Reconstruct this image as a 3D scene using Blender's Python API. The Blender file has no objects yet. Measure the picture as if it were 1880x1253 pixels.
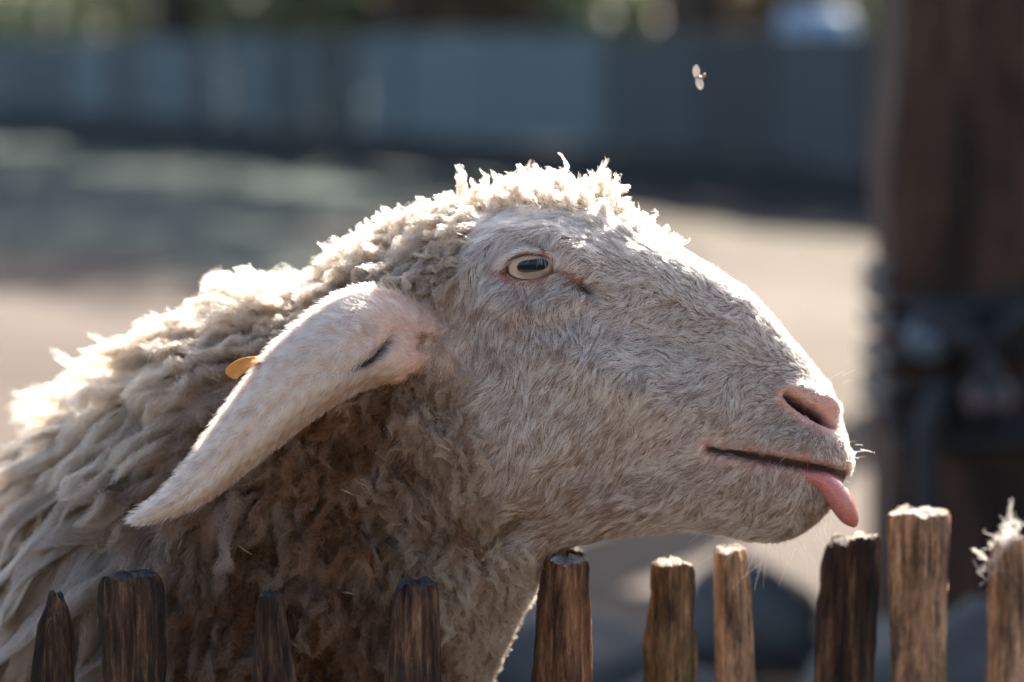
import bpy, bmesh, math, random
import numpy as np
from mathutils import Vector, Matrix
from mathutils.kdtree import KDTree

random.seed(7)
rng = np.random.default_rng(7)
sc = bpy.context.scene
col = sc.collection

# ------------------------------------------------------------------ camera, world, sun, exposure
CAM = np.array([0.0, -1.53, 1.0]); PITCH = math.radians(7.0); FPX = 1880 * 85 / 36
cd = bpy.data.cameras.new('camera'); cd.lens = 85; cd.sensor_width = 36
cd.clip_start = 0.05; cd.clip_end = 400
cam = bpy.data.objects.new('camera', cd); col.objects.link(cam)
cam.location = CAM; cam.rotation_euler = (math.pi / 2 - PITCH, 0, 0)
sc.camera = cam
cd.dof.use_dof = True; cd.dof.focus_distance = 1.486; cd.dof.aperture_fstop = 3.1

SUN = Vector((0.33, 0.72, 0.60)).normalized()
EL = math.asin(SUN.z); AZ = math.atan2(SUN.x, SUN.y)
wd = bpy.data.worlds.new("World"); sc.world = wd; wd.use_nodes = True
sky = wd.node_tree.nodes.new('ShaderNodeTexSky'); sky.sky_type = 'NISHITA'; sky.sun_disc = False
sky.air_density = .75; sky.ozone_density = .35; sky.dust_density = 3.0; sky.sun_elevation = EL; sky.sun_rotation = AZ
bg = wd.node_tree.nodes['Background']
wd.node_tree.links.new(sky.outputs[0], bg.inputs[0]); bg.inputs[1].default_value = 0.08
sl = bpy.data.lights.new('sun', 'SUN'); sl.energy = 5.0; sl.angle = math.radians(0.5); sl.color = (1, .91, .79)
so = bpy.data.objects.new('sun', sl); col.objects.link(so)
so.rotation_euler = SUN.to_track_quat('Z', 'Y').to_euler()
sc.view_settings.view_transform = 'Standard'; sc.view_settings.look = 'None'
sc.view_settings.exposure = 2.47; sc.view_settings.gamma = 1.0; sc.view_settings.use_curve_mapping = False

# ------------------------------------------------------------------ helpers
CP, SP = math.cos(PITCH), math.sin(PITCH)
K = 1.53 / FPX                                   # metres per photo pixel at the sheep
def P(px, py, w):
    """point at depth y = w (metres) that the camera sees at photo pixel px, py"""
    px = np.asarray(px, float); py = np.asarray(py, float); w = np.asarray(w, float)
    a = (px - 940) / FPX; b = -(py - 626.5) / FPX
    d = np.stack([a, CP + b * SP, -SP + b * CP], -1)
    t = (w - CAM[1]) / d[..., 1]
    return CAM + d * t[..., None]
def PV(px, py, w): return Vector(P(px, py, w))
def P3(q): return P(q[:, 0], q[:, 1], q[:, 2] * K)   # rows of (px, py, depth in px)

def tag(o, label=None, cat=None, group=None, kind=None):
    if label: o['label'] = label
    if cat: o['category'] = cat
    if group: o['group'] = group
    if kind: o['kind'] = kind
    return o
def link(o, parent=None):
    col.objects.link(o)
    if parent is not None:
        o.parent = parent
        o.matrix_parent_inverse = Matrix.Translation(-parent.location) if parent.parent is None else parent_inv(parent)
    return o
def parent_inv(p):
    return p['_inv'] if False else (world_of(p)).inverted()
def world_of(o):
    m = o.matrix_basis.copy()
    if o.parent is not None: m = world_of(o.parent) @ o.matrix_parent_inverse @ m
    return m
def empty(name, loc):
    o = bpy.data.objects.new(name, None); o.location = loc; o.empty_display_size = .1
    return link(o)
def mesh_np(name, v, f, mat, parent=None, smooth=True):
    me = bpy.data.meshes.new(name)
    v = np.asarray(v, np.float32)
    if isinstance(f, np.ndarray):
        n, k = f.shape
        me.vertices.add(len(v)); me.vertices.foreach_set('co', v.ravel())
        me.loops.add(n * k); me.loops.foreach_set('vertex_index', f.astype(np.int32).ravel())
        me.polygons.add(n); me.polygons.foreach_set('loop_start', np.arange(0, n * k, k, dtype=np.int32))
        me.update(calc_edges=True)
    else:
        me.from_pydata([tuple(x) for x in v], [], f)
    if smooth: me.polygons.foreach_set('use_smooth', np.ones(len(me.polygons), bool))
    me.validate(); me.update()
    me.materials.append(mat)
    o = bpy.data.objects.new(name, me)
    return link(o, parent)
def grid_faces(nu, nv, wrap=True):
    i = np.arange(nu - 1)[:, None]; j = np.arange(nv if wrap else nv - 1)[None, :]
    a = i * nv + j; b = i * nv + (j + 1) % nv
    return np.stack([a, b, b + nv, a + nv], -1).reshape(-1, 4)
def curves_obj(name, pos, rad, tint, mat, parent):
    """pos N x M x 3 metres, rad N x M, tint N x 3"""
    n, m, _ = pos.shape
    c = bpy.data.hair_curves.new(name); c.add_curves([m] * n)
    c.position_data.foreach_set('vector', pos.astype(np.float32).ravel())
    a = c.attributes.get('radius') or c.attributes.new('radius', 'FLOAT', 'POINT')
    a.data.foreach_set('value', rad.astype(np.float32).ravel())
    t = c.attributes.new('tint', 'FLOAT_COLOR', 'CURVE')
    t.data.foreach_set('color', np.c_[tint, np.ones(n)].astype(np.float32).ravel())
    c.materials.append(mat)
    o = bpy.data.objects.new(name, c)
    return link(o, parent)
def smooth01(x): x = np.clip(x, 0, 1); return x * x * (3 - 2 * x)
class SNoise:
    """cheap smooth noise: a sum of random sines"""
    def __init__(s, scale, n=14, seed=0):
        r = np.random.default_rng(seed); d = r.normal(size=(n, 3)); d /= np.linalg.norm(d, axis=1)[:, None]
        s.k = d * (2 * np.pi / scale) * r.uniform(.6, 1.6, n)[:, None]; s.p = r.uniform(0, 6.28, n); s.n = n
    def __call__(s, q): return np.sin(q @ s.k.T + s.p).sum(1) / math.sqrt(s.n / 2)
def idw(pts, vals, q, pw=3.0):
    pts = np.asarray(pts, float); vals = np.asarray(vals, float)
    d = np.linalg.norm(q[:, None, :2] - pts[None, :, :2], axis=2) + 8
    w = d ** -pw; w /= w.sum(1, keepdims=True)
    return w @ vals
def spline(keys, t, ts):
    """Catmull-Rom through rows of keys at parameters t, sampled at ts"""
    keys = np.asarray(keys, float); t = np.asarray(t, float)
    m = np.gradient(keys, t, axis=0)
    i = np.clip(np.searchsorted(t, ts, side='right') - 1, 0, len(t) - 2)
    h = (t[i + 1] - t[i])[:, None]; u = ((ts - t[i])[:, None]) / h
    return ((2*u**3 - 3*u**2 + 1) * keys[i] + (u**3 - 2*u**2 + u) * h * m[i]
            + (-2*u**3 + 3*u**2) * keys[i + 1] + (u**3 - u**2) * h * m[i + 1])

# ------------------------------------------------------------------ materials
def nodes(name):
    m = bpy.data.materials.new(name); m.use_nodes = True
    return m, m.node_tree.nodes, m.node_tree.links, m.node_tree.nodes['Principled BSDF']
def N(ns, typ, **kw):
    n = ns.new(typ)
    for k, v in kw.items():
        if k.startswith('i_'): n.inputs[k[2:].replace('_', ' ')].default_value = v
        else: setattr(n, k, v)
    return n
def ramp(ns, stops):
    r = ns.new('ShaderNodeValToRGB'); e = r.color_ramp.elements
    while len(e) < len(stops): e.new(.5)
    for el, (p, c) in zip(e, stops): el.position = p; el.color = (*c, 1)
    return r
def noise(ns, ls, co, scale, detail=4, rough=.55, stretch=None):
    if stretch:
        mp = N(ns, 'ShaderNodeMapping'); mp.inputs['Scale'].default_value = stretch
        ls.new(co, mp.inputs['Vector']); co = mp.outputs[0]
    n = N(ns, 'ShaderNodeTexNoise'); n.inputs['Scale'].default_value = scale
    n.inputs['Detail'].default_value = detail; n.inputs['Roughness'].default_value = rough
    ls.new(co, n.inputs['Vector']); return n
def hair_mat(name, rough=.4, radial=.6):
    m, ns, ls, b = nodes(name); ns.remove(b)
    out = [n for n in ns if n.type == 'OUTPUT_MATERIAL'][0]
    at = N(ns, 'ShaderNodeAttribute', attribute_name='tint')
    h = N(ns, 'ShaderNodeBsdfHairPrincipled', model='CHIANG', parametrization='COLOR')
    h.inputs['Roughness'].default_value = rough; h.inputs['Radial Roughness'].default_value = radial
    h.inputs['IOR'].default_value = 1.45
    d = N(ns, 'ShaderNodeBsdfDiffuse'); t = N(ns, 'ShaderNodeBsdfTranslucent')
    for x in (h, d, t): ls.new(at.outputs['Color'], x.inputs['Color'])
    m1 = N(ns, 'ShaderNodeMixShader'); m1.inputs[0].default_value = .5
    ls.new(d.outputs[0], m1.inputs[1]); ls.new(t.outputs[0], m1.inputs[2])
    m2 = N(ns, 'ShaderNodeMixShader'); m2.inputs[0].default_value = .6
    ls.new(m1.outputs[0], m2.inputs[1]); ls.new(h.outputs[0], m2.inputs[2]); ls.new(m2.outputs[0], out.inputs[0])
    return m
M_WOOL = hair_mat('wool_fibre', .5, .7)
M_FUR = hair_mat('short_hair', .35, .5)
def skin_mat():
    m, ns, ls, b = nodes('sheep_skin')
    at = N(ns, 'ShaderNodeAttribute', attribute_name='skin')
    tc = N(ns, 'ShaderNodeTexCoord')
    n = noise(ns, ls, tc.outputs['Object'], 260, 4)
    mx = N(ns, 'ShaderNodeMix', data_type='RGBA', blend_type='MULTIPLY'); mx.inputs[0].default_value = .45
    r = ramp(ns, [(.3, (.55, .5, .48)), (.7, (1.2, 1.15, 1.12))]); ls.new(n.outputs['Fac'], r.inputs[0])
    ls.new(at.outputs['Color'], mx.inputs[6]); ls.new(r.outputs[0], mx.inputs[7]); ls.new(mx.outputs[2], b.inputs['Base Color'])
    b.inputs['Roughness'].default_value = .6
    b.inputs['Subsurface Weight'].default_value = .15; b.inputs['Subsurface Radius'].default_value = (.006, .003, .002)
    bp = N(ns, 'ShaderNodeBump'); bp.inputs['Strength'].default_value = .35; bp.inputs['Distance'].default_value = .001
    ls.new(n.outputs['Fac'], bp.inputs['Height']); ls.new(bp.outputs[0], b.inputs['Normal'])
    return m
M_SKIN = skin_mat()
def simple(name, c, rough=.7, bump=0, bscale=80, var=.25, spec=.5):
    m, ns, ls, b = nodes(name)
    tc = N(ns, 'ShaderNodeTexCoord'); n = noise(ns, ls, tc.outputs['Object'], bscale, 5)
    r = ramp(ns, [(.25, tuple(x * (1 - var) for x in c)), (.75, tuple(min(1, x * (1 + var)) for x in c))])
    ls.new(n.outputs['Fac'], r.inputs[0]); ls.new(r.outputs[0], b.inputs['Base Color'])
    b.inputs['Roughness'].default_value = rough; b.inputs['Specular IOR Level'].default_value = spec
    if bump:
        bp = N(ns, 'ShaderNodeBump'); bp.inputs['Strength'].default_value = bump; bp.inputs['Distance'].default_value = .01
        ls.new(n.outputs['Fac'], bp.inputs['Height']); ls.new(bp.outputs[0], b.inputs['Normal'])
    return m
def wood_mat(name, dark, mid, light, sc_=1.0, rough=.8, moss=None):
    """split weathered wood: fibres run along object Z; pale end grain on faces that look up"""
    m, ns, ls, b = nodes(name)
    tc = N(ns, 'ShaderNodeTexCoord'); oi = N(ns, 'ShaderNodeObjectInfo')
    ad = N(ns, 'ShaderNodeVectorMath', operation='ADD')
    cx = N(ns, 'ShaderNodeCombineXYZ'); ml = N(ns, 'ShaderNodeMath', operation='MULTIPLY'); ml.inputs[1].default_value = 37
    ls.new(oi.outputs['Random'], ml.inputs[0]); ls.new(ml.outputs[0], cx.inputs[2]); ls.new(ml.outputs[0], cx.inputs[0])
    ls.new(tc.outputs['Object'], ad.inputs[0]); ls.new(cx.outputs[0], ad.inputs[1])
    n1 = noise(ns, ls, ad.outputs[0], 190 * sc_, 6, .72, (1, 1, .09))
    n2 = noise(ns, ls, ad.outputs[0], 60 * sc_, 5, .7, (1, 1, .28))
    n3 = noise(ns, ls, ad.outputs[0], 520 * sc_, 4, .7, (1, 1, .3))
    r1 = ramp(ns, [(.34, dark), (.5, mid), (.68, light)]); ls.new(n1.outputs['Fac'], r1.inputs[0])
    r2 = ramp(ns, [(.40, (.22, .19, .17)), (.5, (.8, .75, .7)), (.64, (1.35, 1.25, 1.15))]); ls.new(n2.outputs['Fac'], r2.inputs[0])
    mx = N(ns, 'ShaderNodeMix', data_type='RGBA', blend_type='MULTIPLY'); mx.inputs[0].default_value = .85
    ls.new(r1.outputs[0], mx.inputs[6]); ls.new(r2.outputs[0], mx.inputs[7])
    r3 = ramp(ns, [(.35, (.6, .58, .56)), (.65, (1.25, 1.2, 1.2))]); ls.new(n3.outputs['Fac'], r3.inputs[0])
    mx2 = N(ns, 'ShaderNodeMix', data_type='RGBA', blend_type='MULTIPLY'); mx2.inputs[0].default_value = .7
    ls.new(mx.outputs[2], mx2.inputs[6]); ls.new(r3.outputs[0], mx2.inputs[7])
    last = mx2.outputs[2]
    if moss:
        n4 = noise(ns, ls, ad.outputs[0], 26, 4, .6, (1, 1, .5)); r4 = ramp(ns, [(.46, (0, 0, 0)), (.6, (1, 1, 1))])
        ls.new(n4.outputs['Fac'], r4.inputs[0])
        mm = N(ns, 'ShaderNodeMix', data_type='RGBA'); mm.inputs[7].default_value = (*moss, 1)
        mf = N(ns, 'ShaderNodeMath', operation='MULTIPLY'); mf.inputs[1].default_value = .6
        ls.new(r4.outputs[0], mf.inputs[0]); ls.new(mf.outputs[0], mm.inputs[0]); ls.new(last, mm.inputs[6]); last = mm.outputs[2]
    ls.new(last, b.inputs['Base Color']); b.inputs['Roughness'].default_value = rough
    b.inputs['Specular IOR Level'].default_value = .3
    bp = N(ns, 'ShaderNodeBump'); bp.inputs['Strength'].default_value = 1.0; bp.inputs['Distance'].default_value = .003
    ls.new(n1.outputs['Fac'], bp.inputs['Height']); ls.new(bp.outputs[0], b.inputs['Normal'])
    return m

# ------------------------------------------------------------------ the setting: ground
def ground():
    xs = np.concatenate([np.linspace(-150, -9, 24), np.linspace(-8, 8, 90), np.linspace(9, 150, 24)])
    ys = np.concatenate([np.linspace(-40, -3, 12), np.linspace(-2.5, 32, 170), np.linspace(34, 220, 24)])
    X, Y = np.meshgrid(xs, ys, indexing='ij')
    q = np.c_[X.ravel(), Y.ravel(), np.zeros(X.size)]
    Z = SNoise(2.2, seed=3)(q) * .018 + SNoise(.5, seed=4)(q) * .006 - .03
    Z -= .07 * smooth01((-.35 - q[:, 1]) / .3) * (q[:, 1] > -14)
    m, ns, ls, b = nodes('bare_sandy_earth')
    tc = N(ns, 'ShaderNodeTexCoord')
    n1 = noise(ns, ls, tc.outputs['Object'], .35, 5); n2 = noise(ns, ls, tc.outputs['Object'], 9, 6, .7)
    n3 = noise(ns, ls, tc.outputs['Object'], .12, 3)
    r1 = ramp(ns, [(.3, (.064, .051, .043)), (.55, (.096, .082, .072)), (.75, (.122, .109, .100))]); ls.new(n1.outputs['Fac'], r1.inputs[0])
    r2 = ramp(ns, [(.3, (.7, .68, .66)), (.7, (1.15, 1.14, 1.12))]); ls.new(n2.outputs['Fac'], r2.inputs[0])
    mx = N(ns, 'ShaderNodeMix', data_type='RGBA', blend_type='MULTIPLY'); mx.inputs[0].default_value = .8
    ls.new(r1.outputs[0], mx.inputs[6]); ls.new(r2.outputs[0], mx.inputs[7])
    r3 = ramp(ns, [(.5, (0, 0, 0)), (.62, (1, 1, 1))]); ls.new(n3.outputs['Fac'], r3.inputs[0])
    mg = N(ns, 'ShaderNodeMix', data_type='RGBA'); mg.inputs[7].default_value = (.12, .13, .07, 1)
    mf = N(ns, 'ShaderNodeMath', operation='MULTIPLY'); mf.inputs[1].default_value = .15
    ls.new(r3.outputs[0], mf.inputs[0]); ls.new(mf.outputs[0], mg.inputs[0]); ls.new(mx.outputs[2], mg.inputs[6])
    ga = N(ns, 'ShaderNodeAttribute', attribute_name='shaded_grass')
    r4 = ramp(ns, [(.3, (.03, .042, .037)), (.7, (.072, .088, .076))]); ls.new(n2.outputs['Fac'], r4.inputs[0])  # grey-green ground tone; tree shade at the far left is put into it
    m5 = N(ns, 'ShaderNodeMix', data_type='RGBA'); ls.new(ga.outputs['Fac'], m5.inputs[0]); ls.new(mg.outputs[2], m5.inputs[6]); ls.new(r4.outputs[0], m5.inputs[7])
    b.inputs['Specular IOR Level'].default_value = .06; ls.new(m5.outputs[2], b.inputs['Base Color']); b.inputs['Roughness'].default_value = .9
    bp = N(ns, 'ShaderNodeBump'); bp.inputs['Strength'].default_value = .6; bp.inputs['Distance'].default_value = .03
    ls.new(n2.outputs['Fac'], bp.inputs['Height']); ls.new(bp.outputs[0], b.inputs['Normal'])
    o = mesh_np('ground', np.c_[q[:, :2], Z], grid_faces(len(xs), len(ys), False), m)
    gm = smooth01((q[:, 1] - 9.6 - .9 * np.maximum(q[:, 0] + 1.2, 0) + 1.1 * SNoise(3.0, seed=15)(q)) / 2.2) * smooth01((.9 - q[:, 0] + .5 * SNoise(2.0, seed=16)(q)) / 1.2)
    a = o.data.attributes.new('shaded_grass', 'FLOAT', 'POINT'); a.data.foreach_set('value', gm.astype(np.float32))
    tag(o, kind='structure')
ground()
def path():  # unseen gravel strip added on the camera side to bounce light onto the face
    xs = np.linspace(-30, 30, 61); ys = np.linspace(-9, -.42, 30); Xg, Yg = np.meshgrid(xs, ys, indexing='ij')
    o = mesh_np('path', np.c_[Xg.ravel(), Yg.ravel(), np.full(Xg.size, -.03) + SNoise(3, seed=6)(np.c_[Xg.ravel(), Yg.ravel(), Xg.ravel() * 0]) * .004],
                grid_faces(61, 30, False), simple('bounce_gravel', (.185, .158, .132), .9, .6, 60, .3))
    tag(o, kind='structure')
path()

# ------------------------------------------------------------------ far board fence
def box_bm(bm, c, sx, sy, sz, rot=0.0, bev=0.0):
    r = bmesh.ops.create_cube(bm, size=1)
    vs = r['verts']
    bmesh.ops.scale(bm, vec=(sx, sy, sz), verts=vs)
    if bev:
        es = list({e for v in vs for e in v.link_edges})
        rb = bmesh.ops.bevel(bm, geom=es, offset=bev, segments=2, affect='EDGES', profile=.6)
        vs = list({v for f in rb['faces'] for v in f.verts} | {v for v in vs if v.is_valid})
    bmesh.ops.rotate(bm, cent=(0, 0, 0), matrix=Matrix.Rotation(rot, 3, 'Z'), verts=vs)
    bmesh.ops.translate(bm, vec=c, verts=vs)
def bm_obj(name, bm, mat, parent=None, smooth=False):
    me = bpy.data.meshes.new(name); bm.to_mesh(me); bm.free()
    if smooth:
        for p in me.polygons: p.use_smooth = True
    me.materials.append(mat)
    return link(bpy.data.objects.new(name, me), parent)

def board_fence():
    A = np.array([-9.2, 32.6]); B = np.array([5.9, 6.91])
    d = (B - A); L = np.linalg.norm(d); d /= L; ang = math.atan2(d[1], d[0]); nrm = np.array([-d[1], d[0]])
    if nrm[1] > 0: nrm = -nrm                       # towards the camera side
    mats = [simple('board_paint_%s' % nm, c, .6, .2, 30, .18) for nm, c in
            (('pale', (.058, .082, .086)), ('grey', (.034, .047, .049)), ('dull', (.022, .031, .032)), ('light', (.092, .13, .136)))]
    mk = simple('dark_plinth', (.022, .024, .022), .9, .3, 20, .4)
    root = empty('board_fence', (float(A[0]), float(A[1]), 0))
    tag(root, 'long blurred grey blue board fence across the far side of the yard', 'fence')
    s = 0.0; k = 0
    while s < L:
        wd_ = random.uniform(.26, .55)
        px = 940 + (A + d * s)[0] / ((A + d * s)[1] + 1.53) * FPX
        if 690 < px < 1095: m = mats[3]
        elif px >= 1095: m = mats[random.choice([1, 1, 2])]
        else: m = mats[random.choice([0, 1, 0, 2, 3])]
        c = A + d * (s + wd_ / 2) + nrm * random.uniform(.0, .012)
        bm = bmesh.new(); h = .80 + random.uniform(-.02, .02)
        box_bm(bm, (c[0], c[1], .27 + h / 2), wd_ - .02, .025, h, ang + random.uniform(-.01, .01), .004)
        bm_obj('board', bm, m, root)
        s += wd_ + (random.choice([0, 0, .10]) if px < 690 else 0)
    for s in np.arange(0, L, 2.4):
        c = A + d * s - nrm * .09; bm = bmesh.new(); box_bm(bm, (c[0], c[1], .5), .1, .1, 1.16, ang, .006)
        bm_obj('post', bm, mats[2], root)
    for z in (.42, .9):
        c = (A + B) / 2 - nrm * .034; bm = bmesh.new(); box_bm(bm, (c[0], c[1], z), L, .035, .08, ang); bm_obj('rail', bm, mats[2], root)
    for j in range(int(L / 2.4) + 1):
        c = A + d * (j * 2.4 + 1.2) + nrm * .03; bm = bmesh.new(); box_bm(bm, (c[0], c[1], .115), 2.385, .05, .29, ang, .006); bm_obj('plinth', bm, mk, root)
board_fence()

# ------------------------------------------------------------------ trees and shrubs beyond the fence
def leaf_mat(name, c):
    m, ns, ls, b = nodes(name)
    oi = N(ns, 'ShaderNodeNewGeometry'); r = ramp(ns, [(0, tuple(x * .55 for x in c)), (1, tuple(x * 1.5 for x in c))])
    ls.new(oi.outputs['Random Per Island'], r.inputs[0]); ls.new(r.outputs[0], b.inputs['Base Color'])
    b.inputs['Roughness'].default_value = .62
    out = [n for n in ns if n.type == 'OUTPUT_MATERIAL'][0]
    t = N(ns, 'ShaderNodeBsdfTranslucent'); ls.new(r.outputs[0], t.inputs[0])
    mx = N(ns, 'ShaderNodeMixShader'); mx.inputs[0].default_value = .25
    ls.new(b.outputs[0], mx.inputs[1]); ls.new(t.outputs[0], mx.inputs[2]); ls.new(mx.outputs[0], out.inputs[0])
    return m
M_LEAF = [leaf_mat('leaf_olive', (.07, .075, .035)), leaf_mat('leaf_green', (.045, .07, .035)), leaf_mat('leaf_brown', (.13, .085, .045))]
M_BARK = simple('tree_bark', (.07, .052, .04), .9, .6, 12, .4)
def leaves(name, blobs, n, size, mat, parent, seed):
    r = np.random.default_rng(seed)
    b = r.integers(0, len(blobs), n); blobs = np.asarray(blobs, float)
    d = r.normal(size=(n, 3)); d /= np.linalg.norm(d, axis=1)[:, None]
    rad = blobs[b, 3] * r.uniform(.35, 1.05, n) ** .6
    c = blobs[b, :3] + d * rad[:, None] * np.array([1, 1, .8])
    u = r.normal(size=(n, 3)); u /= np.linalg.norm(u, axis=1)[:, None]
    v = np.cross(u, r.normal(size=(n, 3))); v /= np.linalg.norm(v, axis=1)[:, None]
    s = (size * r.uniform(.6, 1.4, n))[:, None]
    V = np.stack([c - u * s, c - v * s * .45, c + u * s, c + v * s * .45], 1).reshape(-1, 3)
    V[:, 2] = np.maximum(V[:, 2], .02)
    return mesh_np(name, V, np.arange(n * 4).reshape(-1, 4), mat, parent, False)
def tube_np(path, radii, nv=10, seed=0, rough=0.0):
    path = np.asarray(path, float); n = len(path)
    t = np.gradient(path, axis=0); t /= np.linalg.norm(t, axis=1)[:, None]
    ref = np.array([0, 1.0, .15]); V = []
    for i in range(n):
        a = np.cross(t[i], ref); a /= np.linalg.norm(a); b = np.cross(t[i], a)
        th = np.linspace(0, 2 * np.pi, nv, endpoint=False)
        V.append(path[i] + radii[i] * (np.cos(th)[:, None] * a + np.sin(th)[:, None] * b))
    V = np.concatenate(V)
    f = [tuple(x) for x in grid_faces(n, nv)] + [tuple(range(nv))[::-1], tuple(range((n - 1) * nv, n * nv))]
    return V, f
def join_tubes(tubes):
    V = []; F = []; o = 0
    for v, f in tubes:
        V.append(v); F += [tuple(i + o for i in g) for g in f]; o += len(v)
    return np.concatenate(V), F
def tree(x, y, h, cr, mi, label, seed, n=5200, low=.35):
    r = random.Random(seed); root = empty('tree', (x, y, 0)); tag(root, label, 'tree', 'trees beyond the far fence')
    zc = h - cr
    tb = [tube_np([(x, y, -.1), (x + .1, y, h * .3), (x - .05, y + .1, h * .62), (x, y, h * .85)], [h * .032, h * .025, h * .016, h * .006])]
    blobs = []
    for i in range(9):
        a = i * 2.4 + r.random(); rr = cr * r.uniform(.3, .75); z = h * (low + (.95 - low) * (i + .5) / 9)
        p = (x + math.cos(a) * rr, y + math.sin(a) * rr, z)
        blobs.append((*p, cr * r.uniform(.38, .55)))
        z0 = z - rr * .5
        tb.append(tube_np([(x, y, z0), ((x + p[0]) / 2, (y + p[1]) / 2, (z0 + z) / 2 - .1), p], [h * .012, h * .008, h * .003], 7))
    v, f = join_tubes(tb)
    mesh_np('trunk', v, f, M_BARK, root)
    leaves('crown', blobs, n, cr * .045, M_LEAF[mi], root, seed)
tree(1.6, 20.6, 10.5, 3.0, 0, 'olive green tree beyond the far fence, nearest to it', 11, 7000, .42)
tree(-1.2, 25.5, 11.0, 3.4, 1, 'dark green tree beyond the far fence, second nearest to it', 12, 7000, .38)
tree(-4.6, 31.5, 12.0, 3.6, 1, 'tall dark green tree beyond the left end of the far fence', 13, 6000, .3)
tree(9.5, 33.0, 9.0, 3.2, 2, 'brownish tree beyond the far fence, furthest right', 14, 5000, .3)
def shrub(x, y, r_, h, mi, label, seed):
    r = random.Random(seed); root = empty('shrub', (x, y, 0)); tag(root, label, 'shrub', 'shrubs behind the far fence')
    blobs = [(x + r.uniform(-.75, .75) * r_, y + r.uniform(-.5, .5) * r_, h * r.uniform(.25, .8), r_ * r.uniform(.45, .62)) for _ in range(10)]
    v, f = join_tubes([tube_np([(x, y, -.05), (x + r.uniform(-.2, .2), y, h * .35), (b[0], b[1], b[2])], [.05, .035, .012], 7) for b in blobs])
    mesh_np('stem', v, f, M_BARK, root)
    leaves('foliage', blobs, 5200, .10, M_LEAF[mi], root, seed)
for i, (x, y, r_, h, mi, lb) in enumerate([
        (-9.0, 41.0, 2.6, 3.6, 1, 'dark green shrub behind the far fence, furthest to the left'),
        (-6.0, 37.0, 2.4, 3.2, 1, 'dark green shrub behind the left end of the far fence, second from the left'),
        (-3.6, 33.0, 2.2, 3.0, 0, 'olive shrub behind the far fence, third from the left'),
        (-1.2, 29.0, 2.1, 3.0, 1, 'dark green shrub behind the middle of the far fence'),
        (0.6, 26.0, 2.0, 2.8, 2, 'brownish shrub behind the far fence left of the sheep\'s poll'),
        (2.2, 23.5, 1.9, 2.6, 1, 'dark green shrub behind the far fence above the sheep\'s poll'),
        (3.6, 21.5, 1.8, 2.6, 2, 'brownish shrub behind the far fence beside the pale blue barrel'),
        (5.2, 19.6, 1.8, 2.8, 1, 'dark green shrub behind the right end of the far fence')]):
    shrub(x, y, r_, h, mi, lb, 40 + i)

def sky_block_hedge():  # unseen row of leaves added behind the camera to block low sky light
    r = np.random.default_rng(77); blobs = [(x, -9.2 + r.uniform(-.4, .4), z, 1.1) for x in np.arange(-13, 13.1, 1.0) for z in (.7, 1.8, 2.9)]
    o = leaves('sky_block_hedge', blobs, 40000, .13, M_LEAF[1], None, 78); o['kind'] = 'stuff'
sky_block_hedge()
def far_hedge():
    r = np.random.default_rng(87); blobs = [(x, 20 + .35 * (x - 7) + r.uniform(-.5, .5), z, 1.2) for x in np.arange(7, 30, 1.1) for z in (.7, 1.8, 2.8)]
    blobs += [(x, 45 + r.uniform(-.5, .5), z, 1.5) for x in np.arange(-34, -10, 1.3) for z in (.9, 2.2, 3.4)]
    o = leaves('far_hedge', blobs, 42000, .15, M_LEAF[1], None, 88); o['kind'] = 'stuff'
far_hedge()

def barrel():
    x, y = 2.05, 15.0
    root = empty('barrel', (x, y, 0)); tag(root, 'pale blue barrel behind the far fence, left of the brown post', 'barrel')
    z = np.array([0, .02, .1, .3, .32, .35, .6, .62, .65, .9, 1.1, 1.2, 1.23, 1.23]); r = np.array([.2, .24, .25, .27, .285, .27, .275, .29, .275, .27, .25, .24, .21, .02])
    th = np.linspace(0, 2 * np.pi, 28, endpoint=False)
    V = np.concatenate([np.c_[x + q * np.cos(th), y + q * np.sin(th), np.full(28, zz)] for q, zz in zip(r, z)])
    mesh_np('drum', V, grid_faces(len(z), 28), simple('barrel_plastic', (.15, .26, .37), .65), root)
    V, f = tube_np([(x + .09, y, 1.22), (x + .09, y, 1.27)], [.035, .035], 14)
    mesh_np('bung', V, f, simple('bung_plastic', (.2, .3, .4), .4), root)
barrel()

# ------------------------------------------------------------------ brown post at the right, under an added unseen cover that casts shade
M_POST = wood_mat('post_timber', (.026, .0155, .010), (.068, .038, .024), (.115, .068, .044), .25)
def shelter():
    root = empty('shelter', (.7, 1.98, 0))
    tag(root, 'thick brown timber post with an added, unseen shade cover above, blurred, at the right edge', 'shelter')
    def post(x, y, h, s=.3):
        bm = bmesh.new(); box_bm(bm, (0, 0, h / 2 - .05), s, s, h + .1, .0, .018)
        bmesh.ops.subdivide_edges(bm, edges=[e for e in bm.edges if abs(e.verts[0].co.z - e.verts[1].co.z) > .5], cuts=24)
        q = np.array([v.co for v in bm.verts]); dn = SNoise(.35, seed=5)(q) * .006
        for v, d_ in zip(bm.verts, dn): v.co.x += d_; v.co.y += d_ * .5
        o = bm_obj('post', bm, M_POST, root, False)
        o.matrix_parent_inverse = Matrix(); o.location = (x - .7, y - 1.98, 0)
        return o
    post(.742, 2.30, 2.23); post(3.1, 2.30, 2.23); post(1.28, 5.6, 2.23, .2); post(3.2, 5.6, 2.23, .2)
    bm = bmesh.new(); box_bm(bm, (1.95, 4.12, 2.40), 2.9, 3.46, .06, 0, .01); bm_obj('shade_roof', bm, M_POST, root)  # unseen cover, added and sized to shade the ground behind the pickets
    for y in (2.30, 5.6):
        bm = bmesh.new(); box_bm(bm, (1.95, y, 2.30), 2.9, .12, .138, 0, .008); bm_obj('beam', bm, M_POST, root)
shelter()
PX, PY = .742, 2.30
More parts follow.
